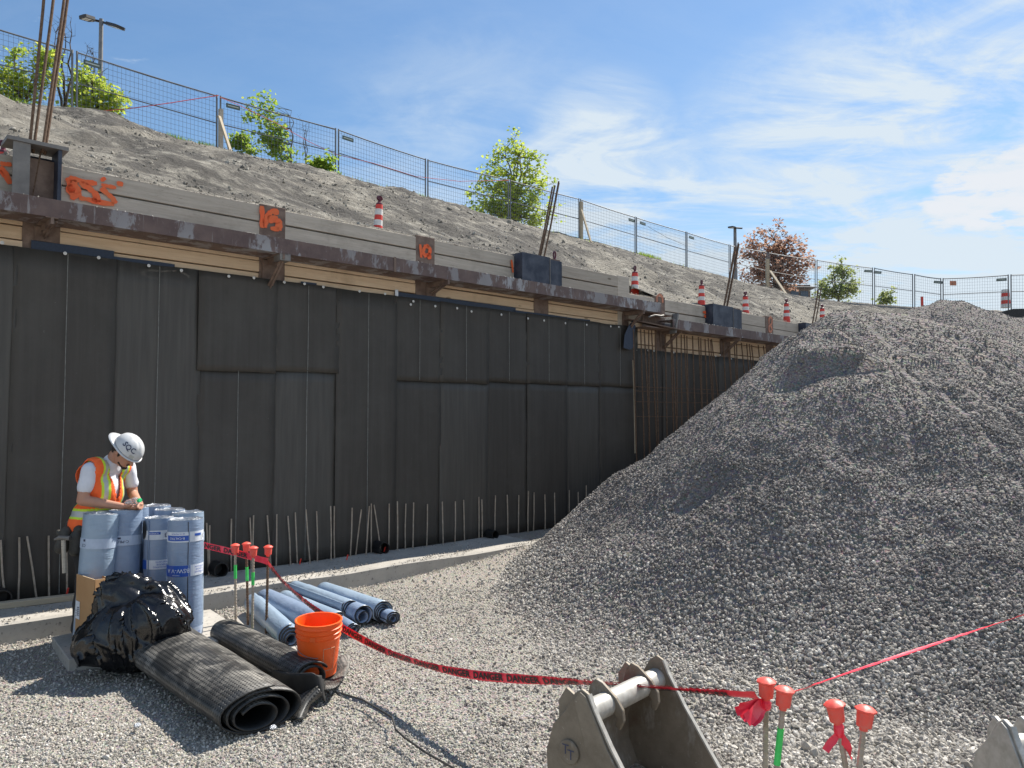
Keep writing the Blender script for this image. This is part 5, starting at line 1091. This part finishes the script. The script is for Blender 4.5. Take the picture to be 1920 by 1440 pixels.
sheet_piece([[G(500, 1250, .03), G(540, 1262, .16), G(590, 1262, .20), G(606, 1280, .1)], [G(520, 1290, .02), G(555, 1300, .05), G(600, 1305, .06), G(606, 1318, .02)]], 'curled black sheet offcut with upturned edge in front of the orange pail', M['black'])
sheet_piece([[G(560, 1240, .03), G(610, 1250, .03), G(652, 1222, .10)], [G(575, 1275, .02), G(625, 1275, .02), G(656, 1234, .06)], [G(600, 1298, .06), G(632, 1288, .07), G(650, 1262, .03)]], 'dimpled black sheet offcut under the orange pail, its corner sticking up at right', M['dimple'])
m_ = simple('grey_dimple_side', (.32, .32, .32), (.42, .42, .42), 20, .35)
M['dimplegrey'] = M['dimple'].copy(); 
for n_ in M['dimplegrey'].node_tree.nodes:
    if n_.type == 'MIX_RGB' and not n_.inputs[1].is_linked and not n_.inputs[2].is_linked and abs(n_.inputs[2].default_value[0] - .15) < .01: n_.inputs[1].default_value = (.3, .3, .3, 1); n_.inputs[2].default_value = (.42, .41, .4, 1)
sheet_piece([[G(545, 1345, .0), G(560, 1300, .03), G(590, 1285, .08)], [G(558, 1350, .02), G(575, 1315, .08), G(598, 1290, .13)], [G(572, 1346, .01), G(580, 1322, .04), G(604, 1300, .1)]], 'shiny grey dimpled strip beside the open end of the big roll', M['dimplegrey'])
sheet_piece([[G(443, 1205, .02), G(470, 1216, .05), G(500, 1232, .03)], [G(440, 1212, .02), G(470, 1224, .02), G(505, 1240, .02)]], 'torn black sheet strip at the slab edge behind the rolls', M['black'])

# ------------------------------------------------------------------ orange pail
P = gnd(590, 1232, .03); P = at(596, 1238, 5.3); P.z = .05
r = empty('orange_pail', P, 'orange plastic pail with ribs standing among the black sheets', 'pail'); H_ = .36; r0, r1 = .122, .15
prof = [(r0 - .006, .004), (r0, 0), (r0 + .022, .24), (r0 + .028, .255), (r0 + .022, .258), (r0 + .026, .285), (r0 + .033, .289), (r0 + .026, .293), (r0 + .028, .318), (r0 + .036, .322), (r0 + .028, .326), (r1 - .003, .345), (r1 + .006, .348), (r1 + .007, H_), (r1, H_ + .002), (r1 - .006, H_), (r1 - .009, .33), (r0 - .004, .01), (0, .008)]
m = MB(); m.lathe(prof, 48, P); m.build('body', M['bucketorange'], r, smooth=True)
dC = V((EYE.x - P.x, EYE.y - P.y, 0)).normalized(); Y = V((0, 0, 1)).cross(dC)
m = MB(); rr = r0 + .031
m.tube([P + dC * (rr * math.cos(a)) + Y * (rr * math.sin(a)) + V((0, 0, .235 - .15 * math.cos(a * .9))) for a in np.linspace(-1.5, 1.5, 25)] if 0 else [P + dC * (rr * math.cos(a)) + Y * (rr * math.sin(a)) + V((0, 0, .25 - .10 * math.sin((a + 1.9) / 1.9 * PI / 2))) for a in np.linspace(-1.9, 0, 14)], .0022, 5); m.build('wire_handle', M['galv'], r)
m = MB(); a = -.25; c_ = P + (dC * math.cos(a) + Y * math.sin(a)) * (r0 + .030) + V((0, 0, .272)); m.box(c_, (.006, .035, .03), (dC * math.cos(a) + Y * math.sin(a), (Y * math.cos(a) - dC * math.sin(a)), V((0, 0, 1)))); m.build('rib_block', M['orange_pl'], r)
m = MB(); 
for (a0, a1, z0, z1) in ((.25, .85, .05, .2),):
    cs = [(a0, z0), (a1, z0), (a1, z1), (a0, z1), (a0, z0)]; pp = []
    for (aa, za), (ab, zb) in zip(cs, cs[1:]):
        for t in np.linspace(0, 1, 6): a = aa + (ab - aa) * t; z = za + (zb - za) * t; rr = r0 + .022 * z / .24 + .0015; pp.append(P + dC * (rr * math.cos(a)) + Y * (rr * math.sin(a)) + V((0, 0, z)))
    m.tube(pp, .0014, 4)
m.build('warning_outline', M['cardedge'], r)
r.rotation_euler = (math.radians(4), math.radians(1.5), 0)

# ------------------------------------------------------------------ cardboard box
r = empty('cardboard_box', gnd(175, 1205, .07), 'tall open brown cardboard box with a white shipping label', 'box')
B0 = gnd(143, 1212, .07); B1 = at(178, 1200, 5.55); B1.z = .07; D_ = 5.62
L0 = V((at(143, 1100, 5.85).x, 5.85, .07)); C0 = V((at(177, 1100, 5.62).x, 5.62, .07)); R0 = V((at(212, 1100, 5.76).x, 5.76, .07)); K0 = L0 + R0 - C0
def flapw(a, b_, za, zb, name, t=.006):
    m = MB(); n = (b_ - a).normalized().cross(V((0, 0, 1))) * t
    m.add([a, b_, b_ + V((0, 0, zb)), a + V((0, 0, za)), a + n, b_ + n, b_ + n + V((0, 0, zb)), a + n + V((0, 0, za))], [(0, 1, 2, 3), (7, 6, 5, 4), (3, 2, 6, 7), (0, 3, 7, 4), (1, 5, 6, 2)]); m.m[2] = 1
    return m.build(name, [M['card'], M['cardedge']], r)
zt = lambda x, y, p: at(x, y, p.y).z - .07
s1 = flapw(C0, L0, zt(177, 1087, C0), zt(146, 1076, L0), 'side'); flapw(R0, C0, zt(212, 1083, R0), zt(177, 1087, C0), 'side'); flapw(K0, R0, .52, .5, 'side'); flapw(L0, K0, .52, .5, 'side')
m = MB(); d = (C0 - L0).normalized(); nn = d.cross(V((0, 0, 1))); a = L0 + nn * .004 + d * .012 + V((0, 0, .27)); m.bar(a + d * 0, a + d * .075, .002, .13); lbm = m.build('shipping_label', M['paper'], r)
m = MB(); 
for i in range(5): q = L0 + nn * .0065 + d * (.045) + V((0, 0, .235 + .014 * i)); m.bar(q, q + d * .032, .001, .007)
for i in range(3): q = L0 + nn * .0065 + d * (.018) + V((0, 0, .225 + .02 * i)); m.bar(q, q + d * .02, .001, .003)
m.build('barcode', M['printdark'], lbm, origin=r.location)
m = MB(); a, c_ = at(260, 1022, 6.4), at(262, 1100, 6.4); m.box((a + c_) / 2 + V((.0, 0, -.3)), (.03, .3, (a - c_).z + .6)); tag(m.build('cardboard_strip', M['card'], origin=V((a.x, a.y, .05))), 'narrow orange brown cardboard panel standing between the blue rolls', 'cardboard')

# ------------------------------------------------------------------ garbage bag
def remesh_obj(name, prims, voxel, mat, parent=None, origin=(0, 0, 0), smooth=2, deform=None, dec=None):
    import bmesh
    bm = bmesh.new()
    for p in prims:
        if p[0] == 'c':
            _, a, b_, ra, rb = p; a, b_ = V(a), V(b_); n = 16; T = (b_ - a); L_ = T.length; T = T.normalized() if L_ > 1e-6 else V((0, 0, 1)); X = T.orthogonal().normalized(); Y = T.cross(X); rings = []
            prof = [(ra * math.cos(t), -ra * math.sin(t)) for t in np.linspace(PI / 2 * .94, 0, 5)] + [(rb * math.cos(t), L_ + rb * math.sin(t)) for t in np.linspace(0, PI / 2 * .94, 5)]
            for q, z in prof: rings.append([bm.verts.new(a + T * z + X * (q * math.cos(2 * PI * k / n)) + Y * (q * math.sin(2 * PI * k / n))) for k in range(n)])
            for r0_, r1_ in zip(rings, rings[1:]):
                for k in range(n): bm.faces.new((r0_[k], r0_[(k + 1) % n], r1_[(k + 1) % n], r1_[k]))
            bm.faces.new(rings[0][::-1]); bm.faces.new(rings[-1])
        else:
            _, c_, rad, q = p; t = bmesh.ops.create_icosphere(bm, subdivisions=3, radius=1); rot = q.to_matrix() if q else Matrix.Identity(3)
            for v in t['verts']: v.co = V(c_) + rot @ V((v.co.x * rad[0], v.co.y * rad[1], v.co.z * rad[2]))
    me = bpy.data.meshes.new(name); bm.to_mesh(me); bm.free(); o = bpy.data.objects.new(name, me); COL.objects.link(o)
    rm_ = o.modifiers.new('r', 'REMESH'); rm_.mode = 'VOXEL'; rm_.voxel_size = voxel
    if smooth: s_ = o.modifiers.new('s', 'SMOOTH'); s_.iterations = smooth; s_.factor = .6
    bpy.context.view_layer.update(); m2 = bpy.data.meshes.new_from_object(o.evaluated_get(bpy.context.evaluated_depsgraph_get())); o.modifiers.clear(); o.data = m2; bpy.data.meshes.remove(me)
    if deform:
        for v in m2.vertices: v.co = deform(v.co, v.normal)
    m2.materials.clear(); mats = mat if isinstance(mat, (list, tuple)) else [mat]
    for q in mats: m2.materials.append(q)
    m2.polygons.foreach_set('use_smooth', [True] * len(m2.polygons)); m2.name = name
    if parent: o.parent = parent
    else: o.location = origin
    return o
DB = 5.45; bp = lambda x, y, D=DB: at(x, y, D)
BO = V((bp(240, 1200).x, DB, .0))
def bl(x, y, D): return at(x, y, D) - BO
prims = [('e', bl(245, 1190, 5.5), (.30, .26, .26), None), ('e', bl(285, 1165, 5.5), (.26, .22, .2), None), ('e', bl(225, 1135, 5.55), (.17, .16, .17), None), ('e', bl(190, 1205, 5.45), (.18, .2, .16), None), ('e', bl(310, 1135, 5.6), (.14, .15, .17), None),
         ('c', bl(170, 1225, 5.4), bl(135, 1246, 5.2), .09, .03), ('c', bl(310, 1180, 5.5), bl(347, 1180, 5.5), .10, .018), ('c', bl(325, 1120, 5.6), bl(350, 1175, 5.55), .05, .02),
         ('c', bl(225, 1090, 5.55), bl(300, 1102, 5.55), .085, .03), ('e', bl(235, 1088, 5.55), (.12, .1, .075), None), ('c', bl(215, 1110, 5.5), bl(250, 1130, 5.5), .1, .1), ('c', bl(205, 1230, 5.35), bl(280, 1225, 5.35), .09, .08)]
BR = random.Random(5); BPL = []
for _ in range(30):
    n_ = V((BR.gauss(0, 1), BR.gauss(-.5, 1), BR.gauss(.5, .8))).normalized(); BPL.append((n_, BR.uniform(.80, .97)))
def bagdef(c_, n):
    C0_ = V((0, 0, .30)); q = c_ - C0_; p = q.copy()
    for n_, k in BPL:
        sup = math.sqrt((n_.x * .46) ** 2 + (n_.y * .34) ** 2 + (n_.z * .40) ** 2) * k; d_ = p.dot(n_)
        if d_ > sup: p -= n_ * (d_ - sup) * .8
    p = p + C0_; a = math.atan2(q.y, q.x)
    rdg = 1 - abs(noise.noise(V((math.cos(a) * 2.4 + p.z * .8, math.sin(a) * 2.4, p.z * 1.3)))) * 2.2; r2 = 1 - abs(noise.noise(V((p.x * 5 + p.z * 3, p.y * 5, p.z * 2.5 - p.x * 2 + 4)))) * 2.2
    rad_ = sst(math.hypot(q.x, q.y), .03, .2); p += n * rad_ * (.040 * (max(rdg, 0) ** 4 - .15) + .020 * (max(r2, 0) ** 5 - .1)); p.z = max(p.z, .0 + .004 * nz(p.x * 9, p.y * 9)); return p
bag = remesh_obj('garbage_bag', prims, .012, M['bag'], None, BO, 8, bagdef); tag(bag, 'big shiny black garbage bag slumped against the cardboard box', 'garbage bag')

# ------------------------------------------------------------------ excavator buckets
def excavator_bucket(O, ang, W_, sc, label, full=True, zoff=0, BS=None):
    BS = BS or M['bucketsteel']
    """O: ground point under the near end of the cross tube; u along the tube, m towards the mouth"""
    r = empty('excavator_bucket', O, label, 'excavator bucket'); u = V((math.cos(ang), math.sin(ang), 0)); mm = V((math.sin(ang), -math.cos(ang), 0)); Z = V((0, 0, 1))
    S = lambda lst: [(a * sc, (b_) * sc + zoff) for a, b_ in lst]
    side = S([(-.035, .575), (.0, .60), (.035, .585), (.06, .53), (.14, .40), (.27, .22), (.42, .02), (.42, -.02), (-.03, -.02), (-.13, .06), (-.18, .18), (-.185, .30), (-.15, .42), (-.08, .50)])
    for k in (0, 1):
        m = MB(); m.prism(side, .018, (O + u * (W_ * k), mm, Z, u)); sp_ = m.build('side_plate', BS, r, bevel=.003)
        m = MB(); e = S([(.035, .585), (.06, .53), (.14, .40), (.27, .22), (.42, .02)])
        for (a0, b0), (a1, b1) in zip(e, e[1:]): m.bar(O + u * (W_ * k) + mm * (a0 + .002) + Z * b0, O + u * (W_ * k) + mm * (a1 + .002) + Z * b1, .022, .008, u.cross(mm))
        m.build('worn_edge', M['edgesteel'], sp_, origin=r.location)
        # doubling plate along the front of the side
        m = MB(); m.prism(S([(-.03, .55), (.0, .59), (.03, .575), (.13, .395), (.40, .03), (.27, .03), (.03, .36)]), .010, (O + u * (W_ * k + (-.0145 if k == 0 else .0145)), mm, Z, u)); m.build('wear_plate', BS, r, bevel=.002)
    shell = S([(-.03, .47), (-.10, .45), (-.145, .38), (-.172, .29), (-.168, .18), (-.12, .075), (-.02, .0), (.15, -.005), (.40, .0)]); m = MB(); vs = []
    for a, b_ in shell: vs += [O + u * .01 + mm * a + Z * b_, O + u * (W_ - .01) + mm * a + Z * b_]
    m.add(vs, [(2 * i, 2 * i + 1, 2 * i + 3, 2 * i + 2) for i in range(len(shell) - 1)]); sh = m.build('back_shell', BS, r); sh.modifiers.new('t', 'SOLIDIFY').thickness = .016
    m = MB(); tz = .49 * sc + zoff; m.tube([O + u * .0 + Z * tz, O + u * W_ + Z * tz], .05 * sc, 16); m.build('cross_tube', M['edgesteel'], r, smooth=True)
    ear = S([(-.12, .42), (-.085, .55), (-.055, .585), (-.02, .575), (.05, .525), (.085, .48), (.09, .435), (.07, .395), (.048, .405), (.055, .44), (.035, .46), (.0, .445), (-.05, .43)])
    for t in ((.30,) if full else (.2,)) + (.78,):
        m = MB(); m.prism(ear, .020, (O + u * (W_ * t), mm, Z, u)); m.build('hook_plate', BS, r, bevel=.003)
    m = MB(); m.prism(S([(-.17, .50), (-.13, .56), (-.07, .53), (-.06, .44), (-.12, .36), (-.17, .42)]), .02, (O + u * (.07), mm, Z, u)); m.prism(S([(-.17, .50), (-.13, .56), (-.07, .53), (-.06, .44), (-.12, .36), (-.17, .42)]), .02, (O + u * (W_ - .07), mm, Z, u)); m.build('rear_ear', BS, r, bevel=.003)
    if full:
        c_ = O + mm * (-.06 * sc) + Z * (.33 * sc + zoff) - u * .0095; m = MB(); m.lathe([(.052, 0), (.052, .008), (.047, .011), (0, .011)], 24, c_, ax=(mm, Z, -u)); bd = m.build('round_badge', BS, r)
        for tx, dx, dz in (('T', -.014, .008), ('T', .014, -.010)):
            vs_, fs_ = text2d(tx, .06); m = MB(); m.add([c_ - u * .0125 + mm * (v.x + dx) + Z * (v.y + dz) for v in vs_], fs_); m.build('letter', M['printdark'], bd, origin=r.location)
        m = MB(); P0 = O + mm * (-.175 * sc) + Z * (.30 * sc) + u * .1; m.tube([P0 + V((0, 0, .05)), P0 - mm * .05 + Z * .03, P0 - mm * .06 - Z * .01, P0 - Z * .05], .01, 8); m.build('lifting_eye', M['rust'], r)
        m = MB(); m.add([O + u * .03 + mm * (.3) + Z * .004, O + u * (W_ - .03) + mm * .3 + Z * .004, O + u * (W_ - .03) - mm * .2 + Z * .10, O + u * .03 - mm * .2 + Z * .10], [(0, 1, 2, 3)]); m.build('gravel_in_bucket', M['ground'], r)
    return r
BA = at(1092, 1296, 3.33); BB = at(1232, 1248, 3.80); ang = math.atan2(BB.y - BA.y, BB.x - BA.x); Wb = (V((BB.x, BB.y, 0)) - V((BA.x, BA.y, 0))).length
excavator_bucket(V((BA.x, BA.y, .0)), ang, Wb, 1.02, 'worn steel excavator bucket lying mouth forward on the gravel under the tape')
BA2 = at(1884, 1335, 2.95); r2 = excavator_bucket(V((BA2.x, BA2.y, 0)), math.radians(8), .6, 1.0, 'pale worn excavator bucket corner showing at the lower right edge', False, .03, M['edgesteel'])

# ------------------------------------------------------------------ worker
PX, PY = at(180, 1000, 6.27).x, 6.27; F = V((.965, -.26, 0)).normalized(); RT = V((F.y, -F.x, 0))
PO = V((PX, PY, .0))
def lp(f, s, z): return F * f + RT * s + V((0, 0, z))      # s: to his right (towards the camera side)
person = empty('person', PO, 'worker in orange vest and white hard hat bending over the blue rolls', 'person')
hc = lp(.275, .005, 1.505); tilt = math.radians(48); HU = (F * math.sin(tilt) + V((0, 0, math.cos(tilt)))).normalized(); HF = (F * math.cos(tilt) - V((0, 0, math.sin(tilt)))).normalized()
HQ = Matrix((HF, RT, HU)).transposed().to_quaternion()
hd = lambda f, s, z: hc + HF * f + RT * s + HU * z
shR, shL = lp(.10, .185, 1.37), lp(.14, -.175, 1.37); elR, elL = lp(.075, .225, 1.13), lp(.15, -.225, 1.14); haR, haL = lp(.345, .095, 1.075), lp(.365, -.045, 1.10)
def hand(wr, d, palmn, side, curl):
    out = []; d = d.normalized(); n_ = palmn.normalized(); s_ = d.cross(n_).normalized() * side; pc = wr + d * .05
    out.append(('e', pc, (.046, .038, .017), Matrix((d, s_, n_)).transposed().to_quaternion()))
    for k, (off, ln) in enumerate(zip((-.027, -.009, .009, .026), (.062, .072, .068, .052))):
        a = pc + d * .034 + s_ * off; c1 = curl * .6; b1 = a + (d * math.cos(c1) + n_ * math.sin(c1)) * ln * .5; c2 = curl * 1.5; b2 = b1 + (d * math.cos(c2) + n_ * math.sin(c2)) * ln * .5
        out += [('c', a - d * .01, b1, .0095, .0088), ('c', b1, b2, .0086, .0072)]
    t0 = pc - d * .022 - s_ * .03; t1 = t0 - s_ * .02 + d * .028 + n_ * .012; t2 = t1 + d * .026 + n_ * .014 + s_ * .004; out += [('c', t0, t1, .013, .011), ('c', t1, t2, .0105, .0085)]
    return out
bdR = (haR - elR).normalized(); bdL = (haL - elL).normalized()
body = [('e', lp(.04, 0, 1.20), (.115, .15, .20), None), ('e', lp(-.02, 0, .95), (.12, .155, .12), None), ('c', lp(.10, .10, 1.37), lp(.10, -.10, 1.37), .06, .06), ('c', lp(.12, 0, 1.38), hd(-.04, 0, -.09), .058, .054),
        ('c', shR, elR, .05, .042), ('c', elR, elR.lerp(haR, .35), .042, .041), ('c', elR.lerp(haR, .3), haR, .041, .026), ('c', shL, elL, .048, .041), ('c', elL, haL, .041, .026),
        ('e', hd(0, 0, .0), (.098, .076, .105), HQ), ('e', hd(.035, 0, -.06), (.062, .055, .062), HQ), ('e', hd(.075, 0, -.095), (.024, .026, .02), HQ), ('c', hd(.088, 0, .01), hd(.118, 0, -.028), .010, .014), ('c', hd(.092, .012, -.062), hd(.092, -.012, -.062), .009, .009),
        ('e', hd(-.005, .078, -.015), (.017, .010, .03), HQ), ('e', hd(-.005, -.078, -.015), (.017, .010, .03), HQ), ('c', hd(.08, .034, .03), hd(.08, -.034, .03), .016, .016),
        ('c', lp(-.02, .085, .93), lp(.02, .10, .50), .085, .06), ('c', lp(-.02, -.085, .93), lp(.06, -.10, .50), .085, .06), ('c', lp(.02, .10, .50), lp(-.03, .10, .09), .055, .042), ('c', lp(.06, -.10, .50), lp(.0, -.10, .09), .055, .042)]
body += hand(haR, bdR * .95 + V((0, 0, -.05)), V((0, 0, 1)) - RT * .5, -1, .8) + hand(haL, bdL + V((0, 0, .05)), RT * .8 + V((0, 0, -.5)), 1, .7)
remesh_obj('body', body, .0062, M['skin'], person, smooth=2)
remesh_obj('hair', [('e', hd(-.018, 0, .012), (.094, .081, .085), HQ), ('e', hd(-.06, 0, -.045), (.045, .06, .045), HQ), ('c', hd(.012, .076, -.0), hd(.02, .074, -.03), .012, .008), ('c', hd(.012, -.076, -.0), hd(.02, -.074, -.03), .012, .008)], .006, M['hair'], person)
remesh_obj('beard', [('c', hd(.102, .02, -.052), hd(.102, -.02, -.052), .006, .006), ('c', hd(.09, .014, -.098), hd(.09, -.014, -.098), .014, .014), ('c', hd(.09, .014, -.098), hd(.05, .052, -.075), .010, .008), ('c', hd(.09, -.014, -.098), hd(.05, -.052, -.075), .010, .008)], .004, M['hair'], person, smooth=1)
m = MB()
for s_ in (1, -1): m.lathe([(.021, 0), (.019, .006), (0, .008)], 12, hd(.096, .03 * s_, .012), ax=(RT, HU, HF)); m.tube([hd(.094, .05 * s_, .014), hd(.06, .075 * s_, .012), hd(.0, .083 * s_, .0)], .003, 5)
m.build('safety_glasses', M['glass'], person, origin=(0, 0, 0)) ; bpy.context.scene.objects['safety_glasses'].location = (0, 0, 0)
def fab(a, sc): return lambda c_, n: c_ + n * (sc * nz(c_.x * a, c_.y * a, c_.z * a) + sc * .6 * (1 - abs(nz(c_.x * a * 2, c_.y * a * 2, c_.z * a * 1.2))) )
remesh_obj('shirt', [('e', lp(.045, 0, 1.20), (.135, .165, .21), None), ('e', lp(.0, 0, 1.0), (.14, .165, .12), None), ('c', lp(.10, .12, 1.365), lp(.10, -.12, 1.365), .072, .072), ('c', lp(.12, .0, 1.38), lp(.135, 0, 1.41), .072, .068), ('c', shR, shR.lerp(elR, .60), .056, .055), ('c', shL, shL.lerp(elL, .60), .055, .053)], .009, M['shirt'], person, deform=fab(13, .007))
VEST = [('e', lp(.045, 0, 1.20), (.155, .19, .225), None), ('e', lp(-.01, 0, .99), (.165, .185, .15), None), ('c', lp(-.02, .04, .93), lp(-.02, -.04, .93), .155, .15), ('c', lp(.095, .135, 1.37), lp(.105, -.13, 1.37), .088, .086), ('c', lp(.06, .14, 1.32), lp(.06, -.14, 1.32), .098, .098)]
vest = remesh_obj('vest', VEST, .0085, [M['vest'], M['lime'], M['silver']], person, deform=fab(8, .010))
import bmesh
bm = bmesh.new(); bm.from_mesh(vest.data); dele = []
for f_ in bm.faces:
    c_ = f_.calc_center_median(); ff, s_, z = c_.dot(F), c_.dot(RT), c_.z
    neck = (V((ff - .13, s_, 0))).length < .082 and z > 1.38
    vee = ff > .06 and abs(s_ - .0) < max(0, (z - 1.08) * .26)
    armh = abs(s_) > .192 and z > 1.19
    if neck or vee or armh or z < .80: dele.append(f_); continue
    mi = 0; a = abs(s_)
    if ff > .0:
        if .085 < a < .115 and z > 1.06: mi = 2
        elif .068 < a < .132 and z > 1.06: mi = 1
    else:
        if .085 < a < .115 and z > 1.06: mi = 2
        elif .068 < a < .132 and z > 1.06: mi = 1
    if z > 1.36 and mi == 0 and .07 < a < .13: mi = 1
    zw = z + .0 * ff
    if .975 < zw < 1.055: mi = 1
    if .992 < zw < 1.038: mi = 2
    f_.material_index = mi
bmesh.ops.delete(bm, geom=dele, context='FACES'); bm.to_mesh(vest.data); bm.free(); vest.modifiers.new('t', 'SOLIDIFY').thickness = .006
m = MB(); q = [lp(.185, .055, 1.165), lp(.165, .125, 1.165), lp(.17, .125, 1.075), lp(.195, .055, 1.075)]; 
remesh_obj('trousers', [('e', lp(-.02, 0, .93), (.135, .17, .12), None), ('c', lp(-.02, .085, .92), lp(.02, .10, .50), .10, .078), ('c', lp(-.02, -.085, .92), lp(.06, -.10, .50), .10, .078), ('c', lp(.02, .10, .50), lp(-.03, .10, .12), .075, .065), ('c', lp(.06, -.10, .50), lp(.0, -.10, .12), .075, .065)], .011, M['pants'], person, deform=fab(8, .012))
for s_, dx in ((.10, -.02), (-.10, .01)): remesh_obj('boot', [('c', lp(dx - .03, s_, .05), lp(dx + .15, s_ * 1.1, .04), .048, .042), ('c', lp(dx - .02, s_, .06), lp(dx - .02, s_, .16), .05, .055)], .01, M['boot'], person)
remesh_obj('tool_pouch', [('c', lp(-.16, .10, .89), lp(-.20, .11, .78), .045, .06), ('c', lp(-.10, .19, .87), lp(-.13, .20, .76), .04, .052), ('c', lp(.02, .19, .90), lp(-.22, .05, .91), .026, .026), ('c', lp(.0, .19, .85), lp(.0, .20, .74), .04, .048), ('c', lp(-.19, .12, .80), lp(-.25, .12, .86), .02, .02)], .010, M['leather'], person, deform=fab(10, .012), smooth=2)
# hard hat (worn with the peak to the back)
hat = empty('hard_hat', (0, 0, 0)); hat.parent = person; ho = hc + HU * .035
def hatpt(a, el, k=1): return ho + HF * (.128 * math.cos(a) * math.cos(el) * k) + RT * (.108 * math.sin(a) * math.cos(el) * k) + HU * (.115 * math.sin(el) * k)
m = MB(); m.local = True; vs = []; n, K = 40, 12
for i in range(K + 1):
    el = PI / 2 * i / K
    for k in range(n):
        a = 2 * PI * k / n; kk = 1 + (.035 if (abs(math.sin(a) * math.cos(el)) < .10) else (.018 if abs(abs(math.sin(a) * math.cos(el)) - .32) < .05 else 0)) * (el > .35); vs.append(hatpt(a, el, kk))
m.add(vs, [(i * n + k, i * n + (k + 1) % n, (i + 1) * n + (k + 1) % n, (i + 1) * n + k) for i in range(K) for k in range(n)]); o = m.build('shell', M['helmet'], hat, smooth='all')
m = MB(); m.local = True; vs = []
for k in range(n + 1):
    a = 2 * PI * k / n; ext = .012 + .058 * max(0, -math.cos(a)) ** 2.2; q = hatpt(a, 0); dr = (q - ho).normalized(); vs += [q - HU * .002, q + dr * ext - HU * (.006 + ext * .35), q + dr * ext - HU * (.011 + ext * .35), q - HU * .008]
m.add(vs, [(4 * k + j, 4 * k + 4 + j, 4 * k + 4 + (j + 1) % 4, 4 * k + (j + 1) % 4) for k in range(n) for j in range(4)]); m.build('brim', M['helmet'], hat, smooth='all')
vs_, fs_ = text2d('SQC', .055, .015); m = MB(); m.local = True
m.add([hatpt(1.12 - (v.x) / .10, .56 + v.y / .112, 1.035) for v in vs_], fs_); m.build('lettering', M['printdark'], hat)
m = MB(); m.local = True; m.add([hatpt(.62 + dx, .14 + dz, 1.02) for dx, dz in ((-.17, -.09), (.17, -.09), (.17, .13), (-.17, .13))], [(0, 1, 2, 3)]); m.build('sticker', M['silver'], hat)
# bottle in his hands
BP = haR.lerp(haL, .5) + bdL * .085 + V((0, 0, .035)) + PO; bdx = (F * .75 + RT * .25 + V((0, 0, .18))).normalized(); X = bdx.orthogonal().normalized(); Y = bdx.cross(X)
r = empty('water_bottle', BP, 'crumpled clear plastic bottle with green cap held in the worker hands', 'bottle')
m = MB(); m.lathe([(.0, -.085), (.028, -.083), (.033, -.06), (.029, -.04), (.034, -.02), (.03, 0), (.034, .02), (.03, .045), (.014, .07), (.012, .082)], 20, BP, ax=(X, Y, bdx), wob=lambda a, i: .10 * nz(math.cos(a) * 2, math.sin(a) * 2, i)); m.build('bottle_body', M['bottlepl'], r, smooth='all')
m = MB(); m.lathe([(.0165, .078), (.0165, .1), (.014, .102), (0, .102)], 14, BP, ax=(X, Y, bdx)); m.build('cap', M['greencap'], r)
# hammer in the pouch loop
HB = PO + lp(-.02, .30, .80); r = empty('hammer', HB, 'claw hammer hanging head up from the worker tool pouch', 'hammer')
m = MB(); m.tube([HB + V((.015, 0, -.22)), HB + V((0, 0, .03))], .016, 8); m.build('handle', M['woodgrey'], r); m = MB(); m.tube([HB + V((-.07, 0, .035)), HB + V((-.03, 0, .05)), HB + V((.05, 0, .045))], [.008, .016, .018], 8); m.build('head', M['steelgrey'], r)
for o in list(bpy.data.objects):
    if o.parent and o.type == 'MESH' and o.parent.get('category') == 'person' and o.name == 'safety_glasses': pass
